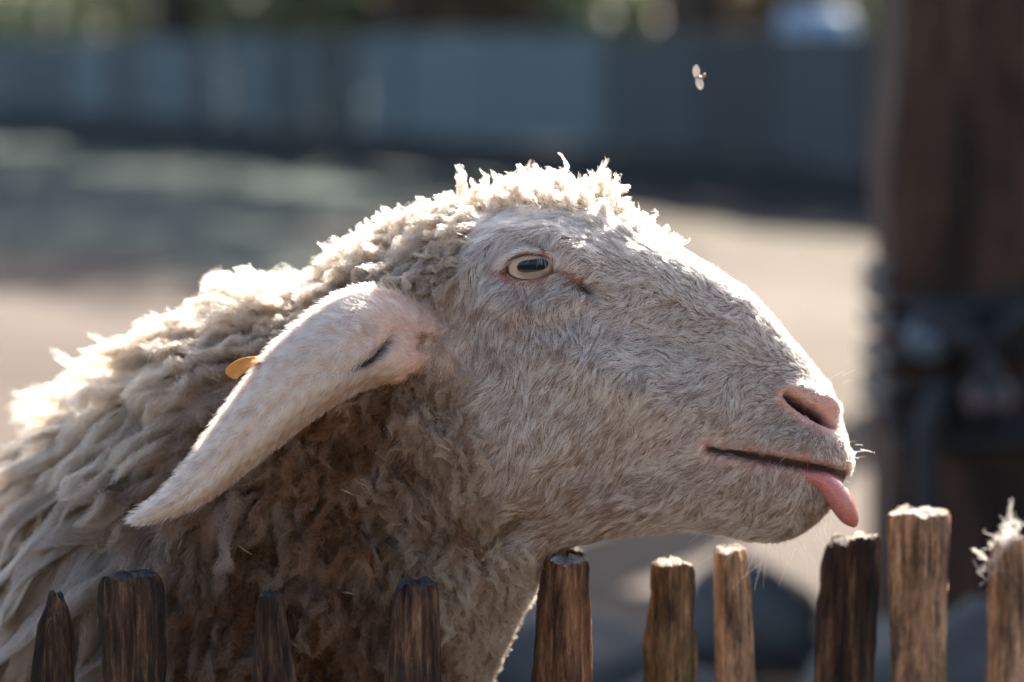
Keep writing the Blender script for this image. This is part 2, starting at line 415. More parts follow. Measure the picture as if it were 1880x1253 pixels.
def post_rope():
    M = simple('black_rope', (.012, .012, .014), .5, .5, 160, .4)
    root = empty('rope', (PX, PY - .18, .40)); tag(root, 'black rope wound round the brown shelter post above the fence pickets', 'rope')
    path = []; h = .152
    sq = [(-h, -h), (h, -h), (h, h), (-h, h)]
    turns = 6; z = .36
    for t in range(turns):
        for i, (a, b) in enumerate(sq):
            nx = sq[(i + 1) % 4]
            for u in (0, .08, .5, .92):
                zz = .39 + (t + (i + u) / 4) * .042 + .012 * math.sin(5 * t + i * 2.2)
                path.append((PX +  a + (nx[0] - a) * u, PY + b + (nx[1] - b) * u, zz))
    v, f = tube_np(path, [.017] * len(path), 10); mesh_np('coil', v, f, M, root)
    a = np.linspace(0, 2 * np.pi, 40)
    kn = [(PX - .03 + .055 * math.sin(t) + .045 * math.sin(2 * t), PY - .205 + .02 * math.sin(3 * t), .545 + .055 * math.cos(t) - .05 * math.cos(2 * t)) for t in a]
    v, f = tube_np(kn, [.022] * 40, 10); mesh_np('knot', v, f, M, root)
    v, f = tube_np([(PX - .09, PY - .205, .5), (PX - .115, PY - .21, .42), (PX - .11, PY - .2, .3), (PX - .125, PY - .205, .2)], [.02, .02, .02, .022], 10); mesh_np('rope_end', v, f, M, root)
post_rope()
def shackle(name, lab, x, z, r, c):
    root = empty(name, (x, PY - .215, z)); tag(root, lab, 'ring')
    a = np.linspace(0, 2 * np.pi, 30)
    v, f = tube_np([(x + r * math.sin(t), PY - .215, z + r * .8 * math.cos(t)) for t in a], [r * .42] * 30, 10)
    mesh_np('ring', v, f, simple(name + '_metal', c, .25, 0, 40, .1), root)
    v, f = tube_np([(x - r * .5, PY - .22, z), (x, PY - .235, z), (x + r * .5, PY - .22, z)], [r * .5, r * .6, r * .5], 10)
    mesh_np('bolt', v, f, simple(name + '_bolt', c, .3, 0, 40, .1), root)
shackle('metal_ring', 'blue grey metal ring lashed in the rope on the brown post', .63, .56, .028, (.12, .165, .20))
shackle('metal_ring', 'rusty pinkish metal ring lashed in the rope on the brown post', .72, .47, .028, (.15, .11, .10))

# boulders on the shaded ground behind the pickets
M_ROCK = simple('dark_stone', (.06, .064, .06), .8, .8, 18, .45)
def boulder(x, y, rx, rz, label, seed):
    bm = bmesh.new(); bmesh.ops.create_icosphere(bm, subdivisions=4, radius=1)
    q = np.array([v.co for v in bm.verts]); r = 1 + .13 * SNoise(1.6, seed=seed)(q) + .03 * SNoise(.5, seed=seed + 1)(q)
    for v, k in zip(bm.verts, r):
        v.co = Vector((v.co.x * rx * k + x, v.co.y * rx * .8 * k + y, max(v.co.z, -.35) * rz * k + rz * .25))
    o = bm_obj('boulder', bm, M_ROCK, None, True); tag(o, label, 'boulder', 'boulders behind the paling fence')
for i, a in enumerate([(.10, 2.15, .15, .11, 'rounded grey boulder seen between the wool of the chest and the mossy picket'),
                       (.40, 2.3, .12, .12, 'rounded blue grey boulder seen left of the jagged two-toned picket'),
                       (.25, 1.55, .18, .14, 'low dark boulder behind the slim straight picket'),
                       (.62, 1.45, .24, .26, 'wide dark blue boulder at the foot of the brown post')]):
    boulder(*a, 60 + i * 3)

# ------------------------------------------------------------------ the paling fence in front
WOODS = {'dark': wood_mat('picket_dark', (.008, .005, .004), (.042, .025, .015), (.19, .11, .06)),
         'orange': wood_mat('picket_orange', (.016, .009, .005), (.16, .078, .037), (.40, .21, .105)),
         'moss': wood_mat('picket_moss', (.02, .013, .008), (.16, .092, .045), (.34, .21, .11), 1, .85, (.085, .078, .022)),
         'tan': wood_mat('picket_tan', (.07, .043, .026), (.34, .215, .13), (.54, .37, .245))}
M_END = simple('end_grain', (.50, .44, .37), .9, .8, 420, .3)
M_END_SHADED = simple('end_grain_shaded', (.05, .045, .036), .6, .8, 420, .4)  # tops beneath the sheep; its shade is put into this darker colour
M_WIRE = simple('fence_wire', (.12, .12, .12), .4)
def picket(root, keys, w, wood, end, seed, jag=4, depth=.8, sides=5, lean=0.0):
    """keys: rows (py, px_left, px_right) from the top down; built as a split stake standing on the ground"""
    r = np.random.default_rng(seed); ns_ = SNoise(1.0, seed=seed); keys = np.asarray(keys, float)
    nz, nv = 90, 96
    top = keys[0, 0]
    # world frame: stake is vertical at depth w; convert the key rows to metres
    Lm = P(keys[:, 1], keys[:, 0], np.full(len(keys), w)); Rm = P(keys[:, 2], keys[:, 0], np.full(len(keys), w))
    zt = Lm[0, 2]
    tz = (zt - (Lm[:, 2] + Rm[:, 2]) / 2)
    cx = (Lm[:, 0] + Rm[:, 0]) / 2; hw = (Rm[:, 0] - Lm[:, 0]) / 2
    zs = np.concatenate([np.linspace(0, .012, 7), np.linspace(.014, .12, 58), np.linspace(.13, zt + .06, nz - 65)])
    C = np.interp(zs, tz, cx); H = np.interp(zs, tz, hw)
    th = np.linspace(0, 2 * np.pi, nv, endpoint=False)
    pa = np.sort(r.uniform(0, 2 * np.pi, sides) * .35 + np.arange(sides) * 2 * np.pi / sides)
    # convex polygon section
    rad = np.full(nv, 9.0)
    for a in pa: rad = np.minimum(rad, .86 / np.maximum(np.cos(th - a), .05))
    rad = np.minimum(rad, 1.12)
    xs = rad * np.cos(th); rad = rad / ((xs.max() - xs.min()) / 2); off = -(rad * np.cos(th)).max() + 1
    grain = r.normal(size=nv); grain = np.convolve(np.r_[grain[-5:], grain, grain[:5]], [.1, .2, .35, .45, .45, .45, .35, .2, .1], 'same')[5:-5]
    grain2 = r.normal(size=nv)
    crack = np.zeros(nv)
    for a_ in r.uniform(np.pi, 2 * np.pi, 3): crack += r.uniform(.08, .22) * np.exp(-((np.mod(th - a_ + np.pi, 2 * np.pi) - np.pi) / .07) ** 2)
    V = np.zeros((nz, nv, 3))
    for i, z in enumerate(zs):
        q = np.c_[np.cos(th) * 2.2, np.sin(th) * 2.2, np.full(nv, z * 14)]
        g = .035 * grain + .018 * grain2 * (1 + .5 * np.sin(z * 60)) + .03 * ns_(q) + .012 * ns_(q * 4.1)
        rr = rad * (1 + g)
        rr = rr * (1 - crack * np.clip(.55 + .6 * np.sin(z * 26 + seed), .1, 1))
        if z < .004: rr = rr * (.93 + .07 * z / .004)
        V[i, :, 0] = C[i] + (rr * np.cos(th) + off) * H[i]
        V[i, :, 1] = w + rr * np.sin(th) * H[i] * depth
        V[i, :, 2] = zt - z
    # uneven top
    dj = (ns_(np.c_[np.cos(th), np.sin(th), np.full(nv, 5.0)]) * .8 + .25 * ns_(np.c_[np.cos(th) * 4, np.sin(th) * 4, np.full(nv, 9.0)])) * jag * K
    fade = np.clip(1 - zs / .05, 0, 1)[:, None] ** 1.5
    V[:, :, 2] += dj[None] * fade + lean * (np.cos(th)[None] * H[:, None]) * fade
    f = grid_faces(nz, nv)[:, ::-1]
    o = mesh_np('picket', V.reshape(-1, 3), f, WOODS[wood], root)
    # the sawn top as its own sub-part
    ringv = V[0]; c0 = ringv.mean(0); rows = [ringv + np.array([0, 0, 0])]
    for s_, k in ((.8, .6), (.55, 1), (.25, .8)):
        p = c0 + (ringv - c0) * s_; p[:, 2] += k * .0016 + r.normal(size=nv) * .0007; rows.append(p)
    Vt = np.concatenate(rows + [c0[None] + np.array([[0, 0, .0015]])])
    ft = [tuple(x)[::-1] for x in grid_faces(4, nv)[:, ::-1]] + [(3 * nv + j, 3 * nv + (j + 1) % nv, 4 * nv) for j in range(nv)]
    mesh_np('end_grain', Vt, ft, end, o)
    return o
def fence_depth(px): return float(np.interp(px, [-900, 0, 500, 765, 1035, 1230, 1345, 1550, 1685, 1850, 2700], [-300, -262, -268, -245, -60, 130, 180, 240, 280, 350, 700])) * K
def paling_fence():
    root = empty('paling_fence', tuple(P(1035, 1253, fence_depth(1035)) * np.array([1, 1, 0])))
    tag(root, 'rustic paling fence of split brown stakes wired side by side below the sheep\'s head', 'fence')
    B_ = 1253
    defs = [
        ([(1097, 90, 120), (1120, 84, 126), (1150, 70, 130), (1253, 58, 130)], 'dark', M_END_SHADED, 6, .8, 5, 0),
        ([(1058, 186, 292), (1080, 187, 299), (1253, 190, 303)], 'dark', M_END_SHADED, 3, .6, 4, .05),
        ([(1092, 473, 523), (1120, 470, 526), (1190, 466, 538), (1253, 462, 550)], 'dark', M_END_SHADED, 3, .8, 5, 0),
        ([(1070, 728, 806), (1110, 722, 808), (1180, 714, 812), (1253, 708, 816)], 'dark', M_END_SHADED, 5, .7, 5, 0),
        ([(1030, 1000, 1085), (1100, 990, 1086), (1253, 976, 1085)], 'orange', M_END, 4, .8, 5, -.03),
        ([(1034, 1196, 1272), (1090, 1195, 1272), (1140, 1188, 1273), (1190, 1179, 1275), (1253, 1181, 1276)], 'moss', M_END, 4, .8, 6, 0),
        ([(1010, 1309, 1370), (1100, 1310, 1378), (1253, 1312, 1388)], 'tan', M_END, 2, .9, 4, 0),
        ([(990, 1518, 1610), (1040, 1505, 1610), (1253, 1489, 1602)], 'dark', M_END, 12, .8, 4, 0),
        ([(942, 1627, 1743), (1000, 1628, 1742), (1253, 1632, 1736)], 'tan', M_END, 3, .8, 5, 0),
        ([(985, 1828, 1882), (1040, 1820, 1890), (1253, 1815, 1895)], 'tan', M_END, 10, .8, 4, 0)]
    for i, (k, wood, end, jag, dp, sd, ln) in enumerate(defs):
        mid = sum(k[0][1:]) / 2
        picket(root, k, fence_depth(mid), wood, end, 100 + i, jag, dp, sd, ln)
    # one stake standing a little behind, just showing under the throat
    picket(root, [(1010, 1020, 1072), (1253, 1012, 1076)], fence_depth(1035) + .07, 'dark', M_END_SHADED, 130, 2, .8, 5)
    x = -70
    while x > -900:
        w = random.uniform(75, 115); y = random.uniform(1040, 1110)
        picket(root, [(y, x - w / 2 + 6, x + w / 2 - 6), (1253, x - w / 2, x + w / 2)], fence_depth(x), random.choice(['dark', 'orange']), M_END_SHADED, 200 - int(x), 4)
        x -= random.uniform(150, 260)
    x = 2010
    while x < 2700:
        w = random.uniform(75, 115); y = random.uniform(960, 1040)
        picket(root, [(y, x - w / 2 + 6, x + w / 2 - 6), (1253, x - w / 2, x + w / 2)], fence_depth(x), random.choice(['dark', 'tan']), M_END, 200 + int(x), 4)
        x += random.uniform(120, 200)
    for z in (.2, .46):
        for s_ in (-1, 1):
            path = [(float(P(x, 1253, fence_depth(x))[0]), fence_depth(x) + s_ * .019, z + .004 * math.sin(x * .03 + s_)) for x in range(-880, 2700, 20)]
            v, f = tube_np(path, [.0016] * len(path), 6); mesh_np('wire', v, f, M_WIRE, root)
paling_fence()

# ------------------------------------------------------------------ the sheep: one continuous body
# stations along the spine: top x, top y, bottom x, bottom y, half width, midplane depth (all photo px)
ST = np.array([
    (1557, 823, 1555, 874, 40, 0), (1551, 797, 1546, 890, 58, 0), (1541, 762, 1524, 930, 76, 0), (1528, 718, 1490, 966, 88, 0),
    (1503, 684, 1440, 990, 95, 0), (1460, 632, 1385, 992, 99, 0), (1405, 567, 1325, 981, 106, 0), (1350, 520, 1250, 976, 118, 0),
    (1290, 482, 1170, 980, 136, 0), (1225, 444, 1095, 990, 156, 0), (1160, 402, 1035, 1008, 176, 5), (1090, 366, 990, 1050, 186, 12),
    (1000, 352, 950, 1120, 190, 25), (900, 374, 905, 1215, 196, 50), (800, 394, 850, 1330, 206, 75), (700, 442, 780, 1430, 228, 105),
    (600, 522, 690, 1520, 250, 145), (490, 540, 590, 1600, 280, 185), (385, 585, 480, 1680, 310, 230), (262, 672, 330, 1760, 345, 295),
    (125, 785, 150, 1830, 385, 375), (15, 985, -20, 1880, 420, 470), (-130, 1075, -200, 1920, 470, 580), (-420, 1100, -500, 1960, 540, 780),
    (-900, 1090, -950, 1980, 590, 1080), (-1400, 1080, -1400, 1960, 590, 1390), (-1800, 1090, -1780, 1900, 520, 1640), (-2020, 1150, -2010, 1780, 380, 1790),
    (-2110, 1230, -2110, 1640, 200, 1860)], float)
tk = np.concatenate([[0], np.cumsum(np.linalg.norm(np.diff((ST[:, :2] + ST[:, 2:4]) / 2, axis=0), axis=1) + 12)])
th0 = np.interp(1160, ST[::-1, 0], tk[::-1])
ts = np.concatenate([np.linspace(0, th0, 190), np.linspace(th0, np.interp(0, ST[::-1, 0], tk[::-1]), 150)[1:],
                     np.linspace(np.interp(0, ST[::-1, 0], tk[::-1]), tk[-1], 60)[1:]])
S = spline(ST, tk, ts)
NV = 300
TH = np.linspace(0, 2 * np.pi, NV, endpoint=False)
cth, sth = np.cos(TH), np.sin(TH)
def powsgn(x, e): return np.sign(x) * np.abs(x) ** e
headness = 1 - smooth01((ts - tk[8]) / (tk[13] - tk[8]))
B0 = np.zeros((len(ts), NV, 3))
for i in range(len(ts)):
    s = S[i]; M_ = (s[:2] + s[2:4]) / 2; h = (s[:2] - s[2:4]) / 2
    cv = powsgn(cth, .92); e = .88
    egg = 1 - headness[i] * (.16 * cv * (cv > 0) + .20 * (-cv) * (cv < 0))
    sv = powsgn(sth, e)
    B0[i, :, 0] = M_[0] + h[0] * cv; B0[i, :, 1] = M_[1] + h[1] * cv
    B0[i, :, 2] = s[5] + s[4] * sv * egg
def caps(Bx, i, tip, n=9):
    ring = Bx[i]; c = ring.mean(0); out = []
    for u in np.linspace(0, 1, n + 1)[1:]:
        r = math.sqrt(max(1 - u * u, 0)); out.append(c + (ring - c) * r * (1 if u < 1 else .001) + (np.array(tip) - c) * u)
    return np.array(out)
front = caps(B0, 0, (1566, 848, 0)); back = caps(B0, -1, (-2170, 1420, 1900))
B0 = np.concatenate([front[::-1], B0, back])
NU = len(B0)
def grid_normals(G):
    du = np.gradient(G, axis=0); dv = np.roll(G, -1, 1) - np.roll(G, 1, 1)
    n = np.cross(dv, du); n /= np.linalg.norm(n, axis=2, keepdims=True) + 1e-9
    c = G.mean(1, keepdims=True)
    if ((n * (G - c)).sum() < 0): n = -n
    return n
NRM = grid_normals(B0)
X, Y, Wd = B0[..., 0], B0[..., 1], B0[..., 2]
midw = np.concatenate([np.full(9, 0.0), S[:, 5], np.full(9, 1900.0)])[:, None]
side = np.clip(np.abs(Wd - midw) / 60, 0, 1)
def gauss(x, y, r, ry=None, rot=0.0):
    ry = ry or r; c, s_ = math.cos(rot), math.sin(rot); dx, dy = X - x, Y - y
    return np.exp(-((dx * c + dy * s_) / r) ** 2 - ((-dx * s_ + dy * c) / ry) ** 2)
def seg_dist(pts):
    pts = np.asarray(pts, float); D = np.full(X.shape, 1e9); T = np.zeros(X.shape)
    for k in range(len(pts) - 1):
        a, b = pts[k], pts[k + 1]; ab = b - a
        t = np.clip(((X - a[0]) * ab[0] + (Y - a[1]) * ab[1]) / (ab @ ab), 0, 1)
        d = np.hypot(X - a[0] - t * ab[0], Y - a[1] - t * ab[1])
        m = d < D; D = np.where(m, d, D); T = np.where(m, (k + t) / (len(pts) - 1), T)
    return D, T
A = np.zeros(X.shape)
A += side * 15 * gauss(970, 500, 110, 80)                      # orbit
d, t = seg_dist([(868, 500), (890, 455), (940, 432), (1000, 434), (1050, 458), (1078, 490)]); A += side * 15 * np.exp(-(d / 24) ** 2)
d, t = seg_dist([(905, 548), (960, 570), (1020, 566), (1058, 545)]); A += side * 11 * np.exp(-(d / 22) ** 2)
A -= side * 20 * gauss(1078, 527, 26, 12, .5); d, t = seg_dist([(1016, 493), (1046, 500), (1066, 514), (1086, 532)]); A -= side * 7 * np.exp(-(d / 8) ** 2)                   # tear groove
d, t = seg_dist([(1062, 530), (1066, 560), (1050, 600)]); A -= side * 5 * np.exp(-(d / 10) ** 2)
A -= side * 20 * gauss(1190, 605, 130, 58, .35)                 # hollow before the eye
d, t = seg_dist([(1010, 640), (1110, 690), (1230, 745)]); A += side * 15 * np.exp(-(d / 46) ** 2)   # facial crest
A += side * 14 * gauss(985, 800, 130, 110)                      # jaw muscle
A -= side * 14 * gauss(1190, 855, 110, 60)
A += side * 12 * gauss(1110, 930, 120, 34)                       # jaw bone
A -= side * 34 * gauss(925, 975, 55, 36, -.5); d, t = seg_dist([(870, 1045), (905, 1000), (960, 965)]); A -= side * 18 * np.exp(-(d / 16) ** 2)
A += side * 9 * gauss(1440, 930, 70, 45)                        # chin
A += side * 9 * gauss(1480, 815, 90, 30, .1)                    # upper lip
A += side * 6 * gauss(1350, 882, 60, 28) - side * 16 * gauss(1510, 890, 34, 20, .4)
A += side * 10 * gauss(1470, 715, 60, 36, .6)                   # nostril wing
dm, tm = seg_dist([(1302, 826), (1360, 836), (1420, 846), (1480, 858), (1530, 868), (1560, 880)])
mouthw = 5.5 + 6.5 * tm
A -= np.clip(np.abs(Wd - midw) / 20, 0, 1) * 30 * np.exp(-(dm / mouthw) ** 2) * smooth01((X - 1294) / 20)
A += side * 5 * np.exp(-((dm - 17) / 9) ** 2) * (Y < 846) * smooth01((X - 1310) / 60)
nost = [(1443, 727), (1470, 746), (1503, 767), (1528, 784)]
dn, tn = seg_dist(nost)
nw = 3 + 7.5 * np.sin(np.pi * np.clip(tn * .9 + .1, 0, 1)) ** .8
inn = smooth01((nw + 3 - dn) / 8)
A -= side * 46 * inn
du_, tu = seg_dist([(1440, 712), (1468, 716), (1504, 732), (1532, 754)])
A += side * 8 * np.exp(-(du_ / 11) ** 2) + side * 15 * gauss(1512, 744, 26, 15, .6)
EYE = (973, 491); ER = (45, 25.5); EROT = -.05
c_, s_ = math.cos(EROT), math.sin(EROT)
ex = ((X - EYE[0]) * c_ + (Y - EYE[1]) * s_) / ER[0]; ey = (-(X - EYE[0]) * s_ + (Y - EYE[1]) * c_) / ER[1]
er = np.sqrt(ex ** 2 + ey ** 2 * (1 + .15 * np.clip(ex, -2, 2)))
nA = B0 + NRM * A[..., None]
lump = SNoise(150, seed=21)(B0.reshape(-1, 3)).reshape(X.shape)
bodyness = smooth01((900 - X) / 160)
B1 = B0 + NRM * (A + 9 * lump * bodyness)[..., None]
SURF = B1.copy()                                               # before the eye opening is cut
B1 = B1 - NRM * (side * 40 * smooth01((1.04 - er) / .16))[..., None]
NRM1 = grid_normals(B1)
nearm = (Wd < midw)
kd2 = KDTree(int(nearm.sum()))
nidx = np.argwhere(nearm)
for n_, (i, j) in enumerate(nidx): kd2.insert((SURF[i, j, 0], SURF[i, j, 1], 0), n_)
kd2.balance()
def surf_w(px, py):
    _, n_, _ = kd2.find((px, py, 0)); i, j = nidx[n_]; return SURF[i, j, 2]

# face outline: inside it the coat is short hair, outside it is wool
FACE = np.array([(1240, 452), (1185, 418), (1130, 402), (1080, 388), (1020, 384), (940, 380), (885, 402), (858, 450), (846, 520), (842, 600), (836, 660),
                 (862, 740), (885, 820), (900, 900), (918, 960), (950, 995), (1000, 1030), (1060, 1100), (1700, 1100), (1700, 300), (1300, 300), (1240, 400)], float)
def poly_sd(q, poly):
    """signed distance in the side view, positive inside"""
    x, y = q[:, 0], q[:, 1]; ins = np.zeros(len(q), bool); D = np.full(len(q), 1e9)
    for k in range(len(poly)):
        a, b = poly[k], poly[(k + 1) % len(poly)]
        cr = ((a[1] > y) != (b[1] > y)) & (x < (b[0] - a[0]) * (y - a[1]) / (b[1] - a[1] + 1e-12) + a[0]); ins ^= cr
        ab = b - a; t = np.clip(((x - a[0]) * ab[0] + (y - a[1]) * ab[1]) / (ab @ ab), 0, 1)
        D = np.minimum(D, np.hypot(x - a[0] - t * ab[0], y - a[1] - t * ab[1]))
    return np.where(ins, D, -D)
flat = B1.reshape(-1, 3)
fsd = poly_sd(flat, FACE).reshape(X.shape)
# skin colour
dtd, _t = seg_dist([(1016, 493), (1046, 500), (1066, 514), (1086, 532)])
EARC = side * np.clip(1.4 * gauss(806, 622, 46, 60), 0, 1)
base = np.array([.15, .09, .06]); pink = np.array([.60, .33, .28]); woolskin = np.array([.17, .115, .08]); rim = np.array([.16, .085, .06])
SK = np.tile(base, (NU, NV, 1))
def mixc(SK, c, f): return SK * (1 - f[..., None]) + np.array(c) * f[..., None]
SK = mixc(SK, woolskin, smooth01(-fsd / 30 + .3))
SK = mixc(SK, (.52, .34, .26), EARC)
SK = mixc(SK, pink, side * np.clip(np.exp(-(np.maximum(dn - nw, 0) / 15) ** 2) + 1.1 * gauss(1518, 755, 30, 24, .7), 0, 1))
SK = mixc(SK, (.05, .026, .022), side * smooth01((nw + 2 - dn) / 5) * smooth01((1537 - X) / 24))  # shade inside the nostril put into the skin colour
SK = mixc(SK, (.42, .235, .185), np.exp(-((dm - 15) / 13) ** 2) * .85)
SK = mixc(SK, (.04, .022, .018), np.exp(-(dm / 8) ** 2))
SK = mixc(SK, (.30, .13, .085), side * np.clip(1.35 - np.abs(er - 1.2) / .35, 0, 1) * (er < 1.8))
SK = mixc(SK, (.06, .03, .02), side * smooth01((1.1 - er) / .12))
SK = mixc(SK, (.26, .125, .075), side * smooth01((14 - dtd) / 8)); SK = mixc(SK, (.035, .02, .014), side * np.clip(1.5 * gauss(1080, 529, 20, 11, .5), 0, 1))
F_body = grid_faces(NU, NV)
# legs belong to the same mesh
legs = []
for (lx, lw, top) in ((30, 330, 1700), (30, 700, 1700), (-1650, 1250, 1650), (-1650, 1800, 1650)):
    kx = 60 if lx > 0 else -70
    pth = [(lx, top, lw), (lx + kx * .4, top + 260, lw), (lx + kx * .1, top + 560, lw), (lx, top + 900, lw), (lx + 25, 2880, lw), (lx + 60, 2975, lw)]
    pth = np.array(pth, float)
    w_m = pth[:, 2] * K; q = P(pth[:, 0], np.minimum(pth[:, 1], 1700), w_m)
    z0 = q[0, 2]; q[:, 2] = np.linspace(z0, -.02, len(q)); q[:, 0] = q[0, 0] + np.array([0, .02, .0, -.01, .0, .02])
    legs.append(tube_np(q, [.085, .06, .036, .03, .026, .034], 18))
Vb = P3(B1.reshape(-1, 3)); Fb = F_body
nb = len(Vb); LV = []; LF = []
for v, f in legs:
    quads = np.array([g for g in f if len(g) == 4]); LF.append(quads + nb + sum(len(a) for a in LV)); LV.append(v)
allV = np.concatenate([Vb] + LV); allF = np.concatenate([Fb] + LF)
loc = tuple(P(500, 1500, .1) * np.array([1, 1, 0]))
sheep = bpy.data.objects.new('sheep', bpy.data.meshes.new('tmp'))
me_o = mesh_np('sheep', allV - np.array(loc), allF, M_SKIN)
bpy.data.objects.remove(sheep); sheep = me_o; sheep.name = 'sheep'; sheep.location = loc
at = sheep.data.attributes.new('skin', 'FLOAT_COLOR', 'POINT')
cc = np.ones((len(allV), 4), np.float32); cc[:nb, :3] = SK.reshape(-1, 3); cc[nb:, :3] = (.3, .24, .2)
at.data.foreach_set('color', cc.ravel())
tag(sheep, 'white woolly sheep in profile with drooping ear, head over the fence, tongue out', 'sheep')

# ------------------------------------------------------------------ root sampling on a grid surface
def sample(G, Nn, n, weight, seed):
    r = np.random.default_rng(seed)
    nu, nv = G.shape[:2]
    a = G[:-1]; b = np.roll(a, -1, 1); d_ = G[1:]; c = np.roll(d_, -1, 1)
    area = .5 * np.linalg.norm(np.cross(c - a, d_ - b), axis=2) * weight
    p = area.ravel() / area.sum()
    k = r.choice(len(p), n, p=p); i, j = k // nv, k % nv; j2 = (j + 1) % nv
    u, v = r.random((n, 1)), r.random((n, 1))
    def lerp(Q): return (Q[i, j] * (1 - v) + Q[i, j2] * v) * (1 - u) + (Q[i + 1, j] * (1 - v) + Q[i + 1, j2] * v) * u
    nn = lerp(Nn); nn /= np.linalg.norm(nn, axis=1)[:, None]
    return lerp(G), nn, (i, j)
def cellmean(Q): return (Q[:-1] + np.roll(Q[:-1], -1, 1) + Q[1:] + np.roll(Q[1:], -1, 1)) / 4
def tangent(dirs2, nn, extra=None):
    d3 = np.c_[dirs2, np.zeros(len(nn))] if dirs2.shape[1] == 2 else dirs2.copy()
    d3 -= nn * (d3 * nn).sum(1)[:, None]
    return d3 / (np.linalg.norm(d3, axis=1)[:, None] + 1e-6)

# ------------------------------------------------------------------ short hair of the face
FLOW = np.array([(1300, 500, -.85, -.45), (1400, 590, -.8, -.45), (1480, 680, -.75, -.2), (1350, 640, -.95, .05), (1430, 720, -.95, .25), (1350, 750, -.85, .5),
    (1250, 650, -.9, .3), (1150, 560, -.95, .15), (1200, 480, -.9, -.35), (1120, 440, -.9, -.3), (1060, 400, -.9, -.25), (960, 405, -.9, .3), (885, 430, -.6, .75),
    (1150, 750, -.6, .75), (1050, 700, -.45, .9), (970, 600, .05, 1), (900, 600, -.1, 1), (870, 540, -.3, .95), (1060, 600, -.3, .9), (960, 800, -.35, .9),
    (1050, 860, -.6, .75), (1250, 820, -.75, .6), (1400, 800, -.7, .6), (1500, 820, -.25, .95), (1545, 830, .1, 1), (1300, 900, -.85, .5), (1200, 940, -.95, .3),
    (1430, 930, -.45, .85), (1500, 940, .15, .95), (1380, 960, -.6, .7), (1000, 960, -.85, .4), (1050, 1000, -.95, .3), (1030, 470, -.4, .6), (1075, 500, -.7, .4)])
EARB = side * np.clip(1.4 * gauss(806, 622, 46, 60), 0, 1) * (NRM1[..., 2] < 0)
fmaskv = np.maximum(smooth01(fsd / 26 + .62), EARB)
bare = side * smooth01((13 - dtd) / 8) + side * smooth01((nw + 7 - dn) / 8) + smooth01((12 - dm) / 7) + .92 * side * smooth01((27 - dm) / 10) * (Y < 850 + .1 * (X - 1450)) * smooth01((X - 1330) / 60) + side * smooth01((np.where(Y < EYE[1] - 4, 1.14, 1.34) - er) / .14) + side * .85 * smooth01(gauss(1521, 760, 24, 17, .7) * 1.3)
fw = cellmean(fmaskv * np.clip(1 - bare, 0, 1))
vis = cellmean(np.where(NRM1[..., 2] < .35, 1.0, .22))
RF, NF, _ = sample(B1, NRM1, 108000, fw * vis, 31)
n = len(RF)
fl = idw(FLOW[:, :2], FLOW[:, 2:], RF, 3.2)
n1, n2, n3 = SNoise(120, seed=1)(RF), SNoise(38, seed=2)(RF), SNoise(60, seed=5)(RF)
ang = np.arctan2(fl[:, 1], fl[:, 0]) + .24 * n1 + .22 * n2 + rng.normal(0, .13, n)
D = tangent(np.c_[np.cos(ang), np.sin(ang)], NF)
L = .8 * idw([(1540, 800), (1480, 700), (1400, 760), (1300, 700), (1150, 700), (1000, 600), (960, 420), (1000, 900), (1200, 450), (1450, 940), (1300, 520), (880, 480), (1520, 930)],
        np.array([11, 12, 19, 25, 28, 22, 30, 30, 26, 22, 18, 28, 16])[:, None], RF)[:, 0] * rng.uniform(.7, 1.3, n)
lift = np.clip(.25 + .10 * n3 + rng.normal(0, .07, n), .06, .8)
ncl = 11000; CI = rng.choice(n, ncl, replace=False); kdc = KDTree(ncl)
for k, i in enumerate(CI): kdc.insert(RF[i], k)
kdc.balance()
own = CI[np.array([kdc.find(p)[1] for p in RF])]
MP = 5; s = np.linspace(0, 1, MP)
def strand_path(R, Nn, D, L, lift):
    pos = np.zeros((len(R), MP, 3)); p = R.copy(); pos[:, 0] = p
    for k in range(1, MP):
        a = lift * (1.15 - .9 * k / (MP - 1)); p = p + (L / (MP - 1))[:, None] * (D * np.cos(a)[:, None] + Nn * np.sin(a)[:, None]); pos[:, k] = p
    return pos
pos = strand_path(RF, NF, D, L, lift)
cl = .55 * (s ** 1.1)[None, :, None]
pos = pos * (1 - cl) + pos[own] * cl + (RF - RF[own])[:, None] * cl * .12
fine = rng.normal(0, 1, (n, 1, 3)) * (s ** 2)[None, :, None] * 1.6
pos = pos + fine
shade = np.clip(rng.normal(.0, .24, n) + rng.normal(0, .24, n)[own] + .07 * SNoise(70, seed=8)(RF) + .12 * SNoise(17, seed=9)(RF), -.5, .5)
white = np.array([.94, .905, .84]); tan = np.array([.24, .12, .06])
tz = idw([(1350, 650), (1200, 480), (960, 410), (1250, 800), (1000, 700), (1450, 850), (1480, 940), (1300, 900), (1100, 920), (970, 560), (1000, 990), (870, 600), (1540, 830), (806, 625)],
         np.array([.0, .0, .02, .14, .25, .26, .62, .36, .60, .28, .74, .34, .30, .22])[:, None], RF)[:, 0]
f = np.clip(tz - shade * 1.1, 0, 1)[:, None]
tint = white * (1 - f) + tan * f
rad = np.linspace(1, .35, MP)[None] * (.00013 * rng.uniform(.6, 1.2, n))[:, None]
curves_obj('face_hair', P3(pos.reshape(-1, 3)).reshape(n, MP, 3) , rad, tint, M_FUR, sheep)

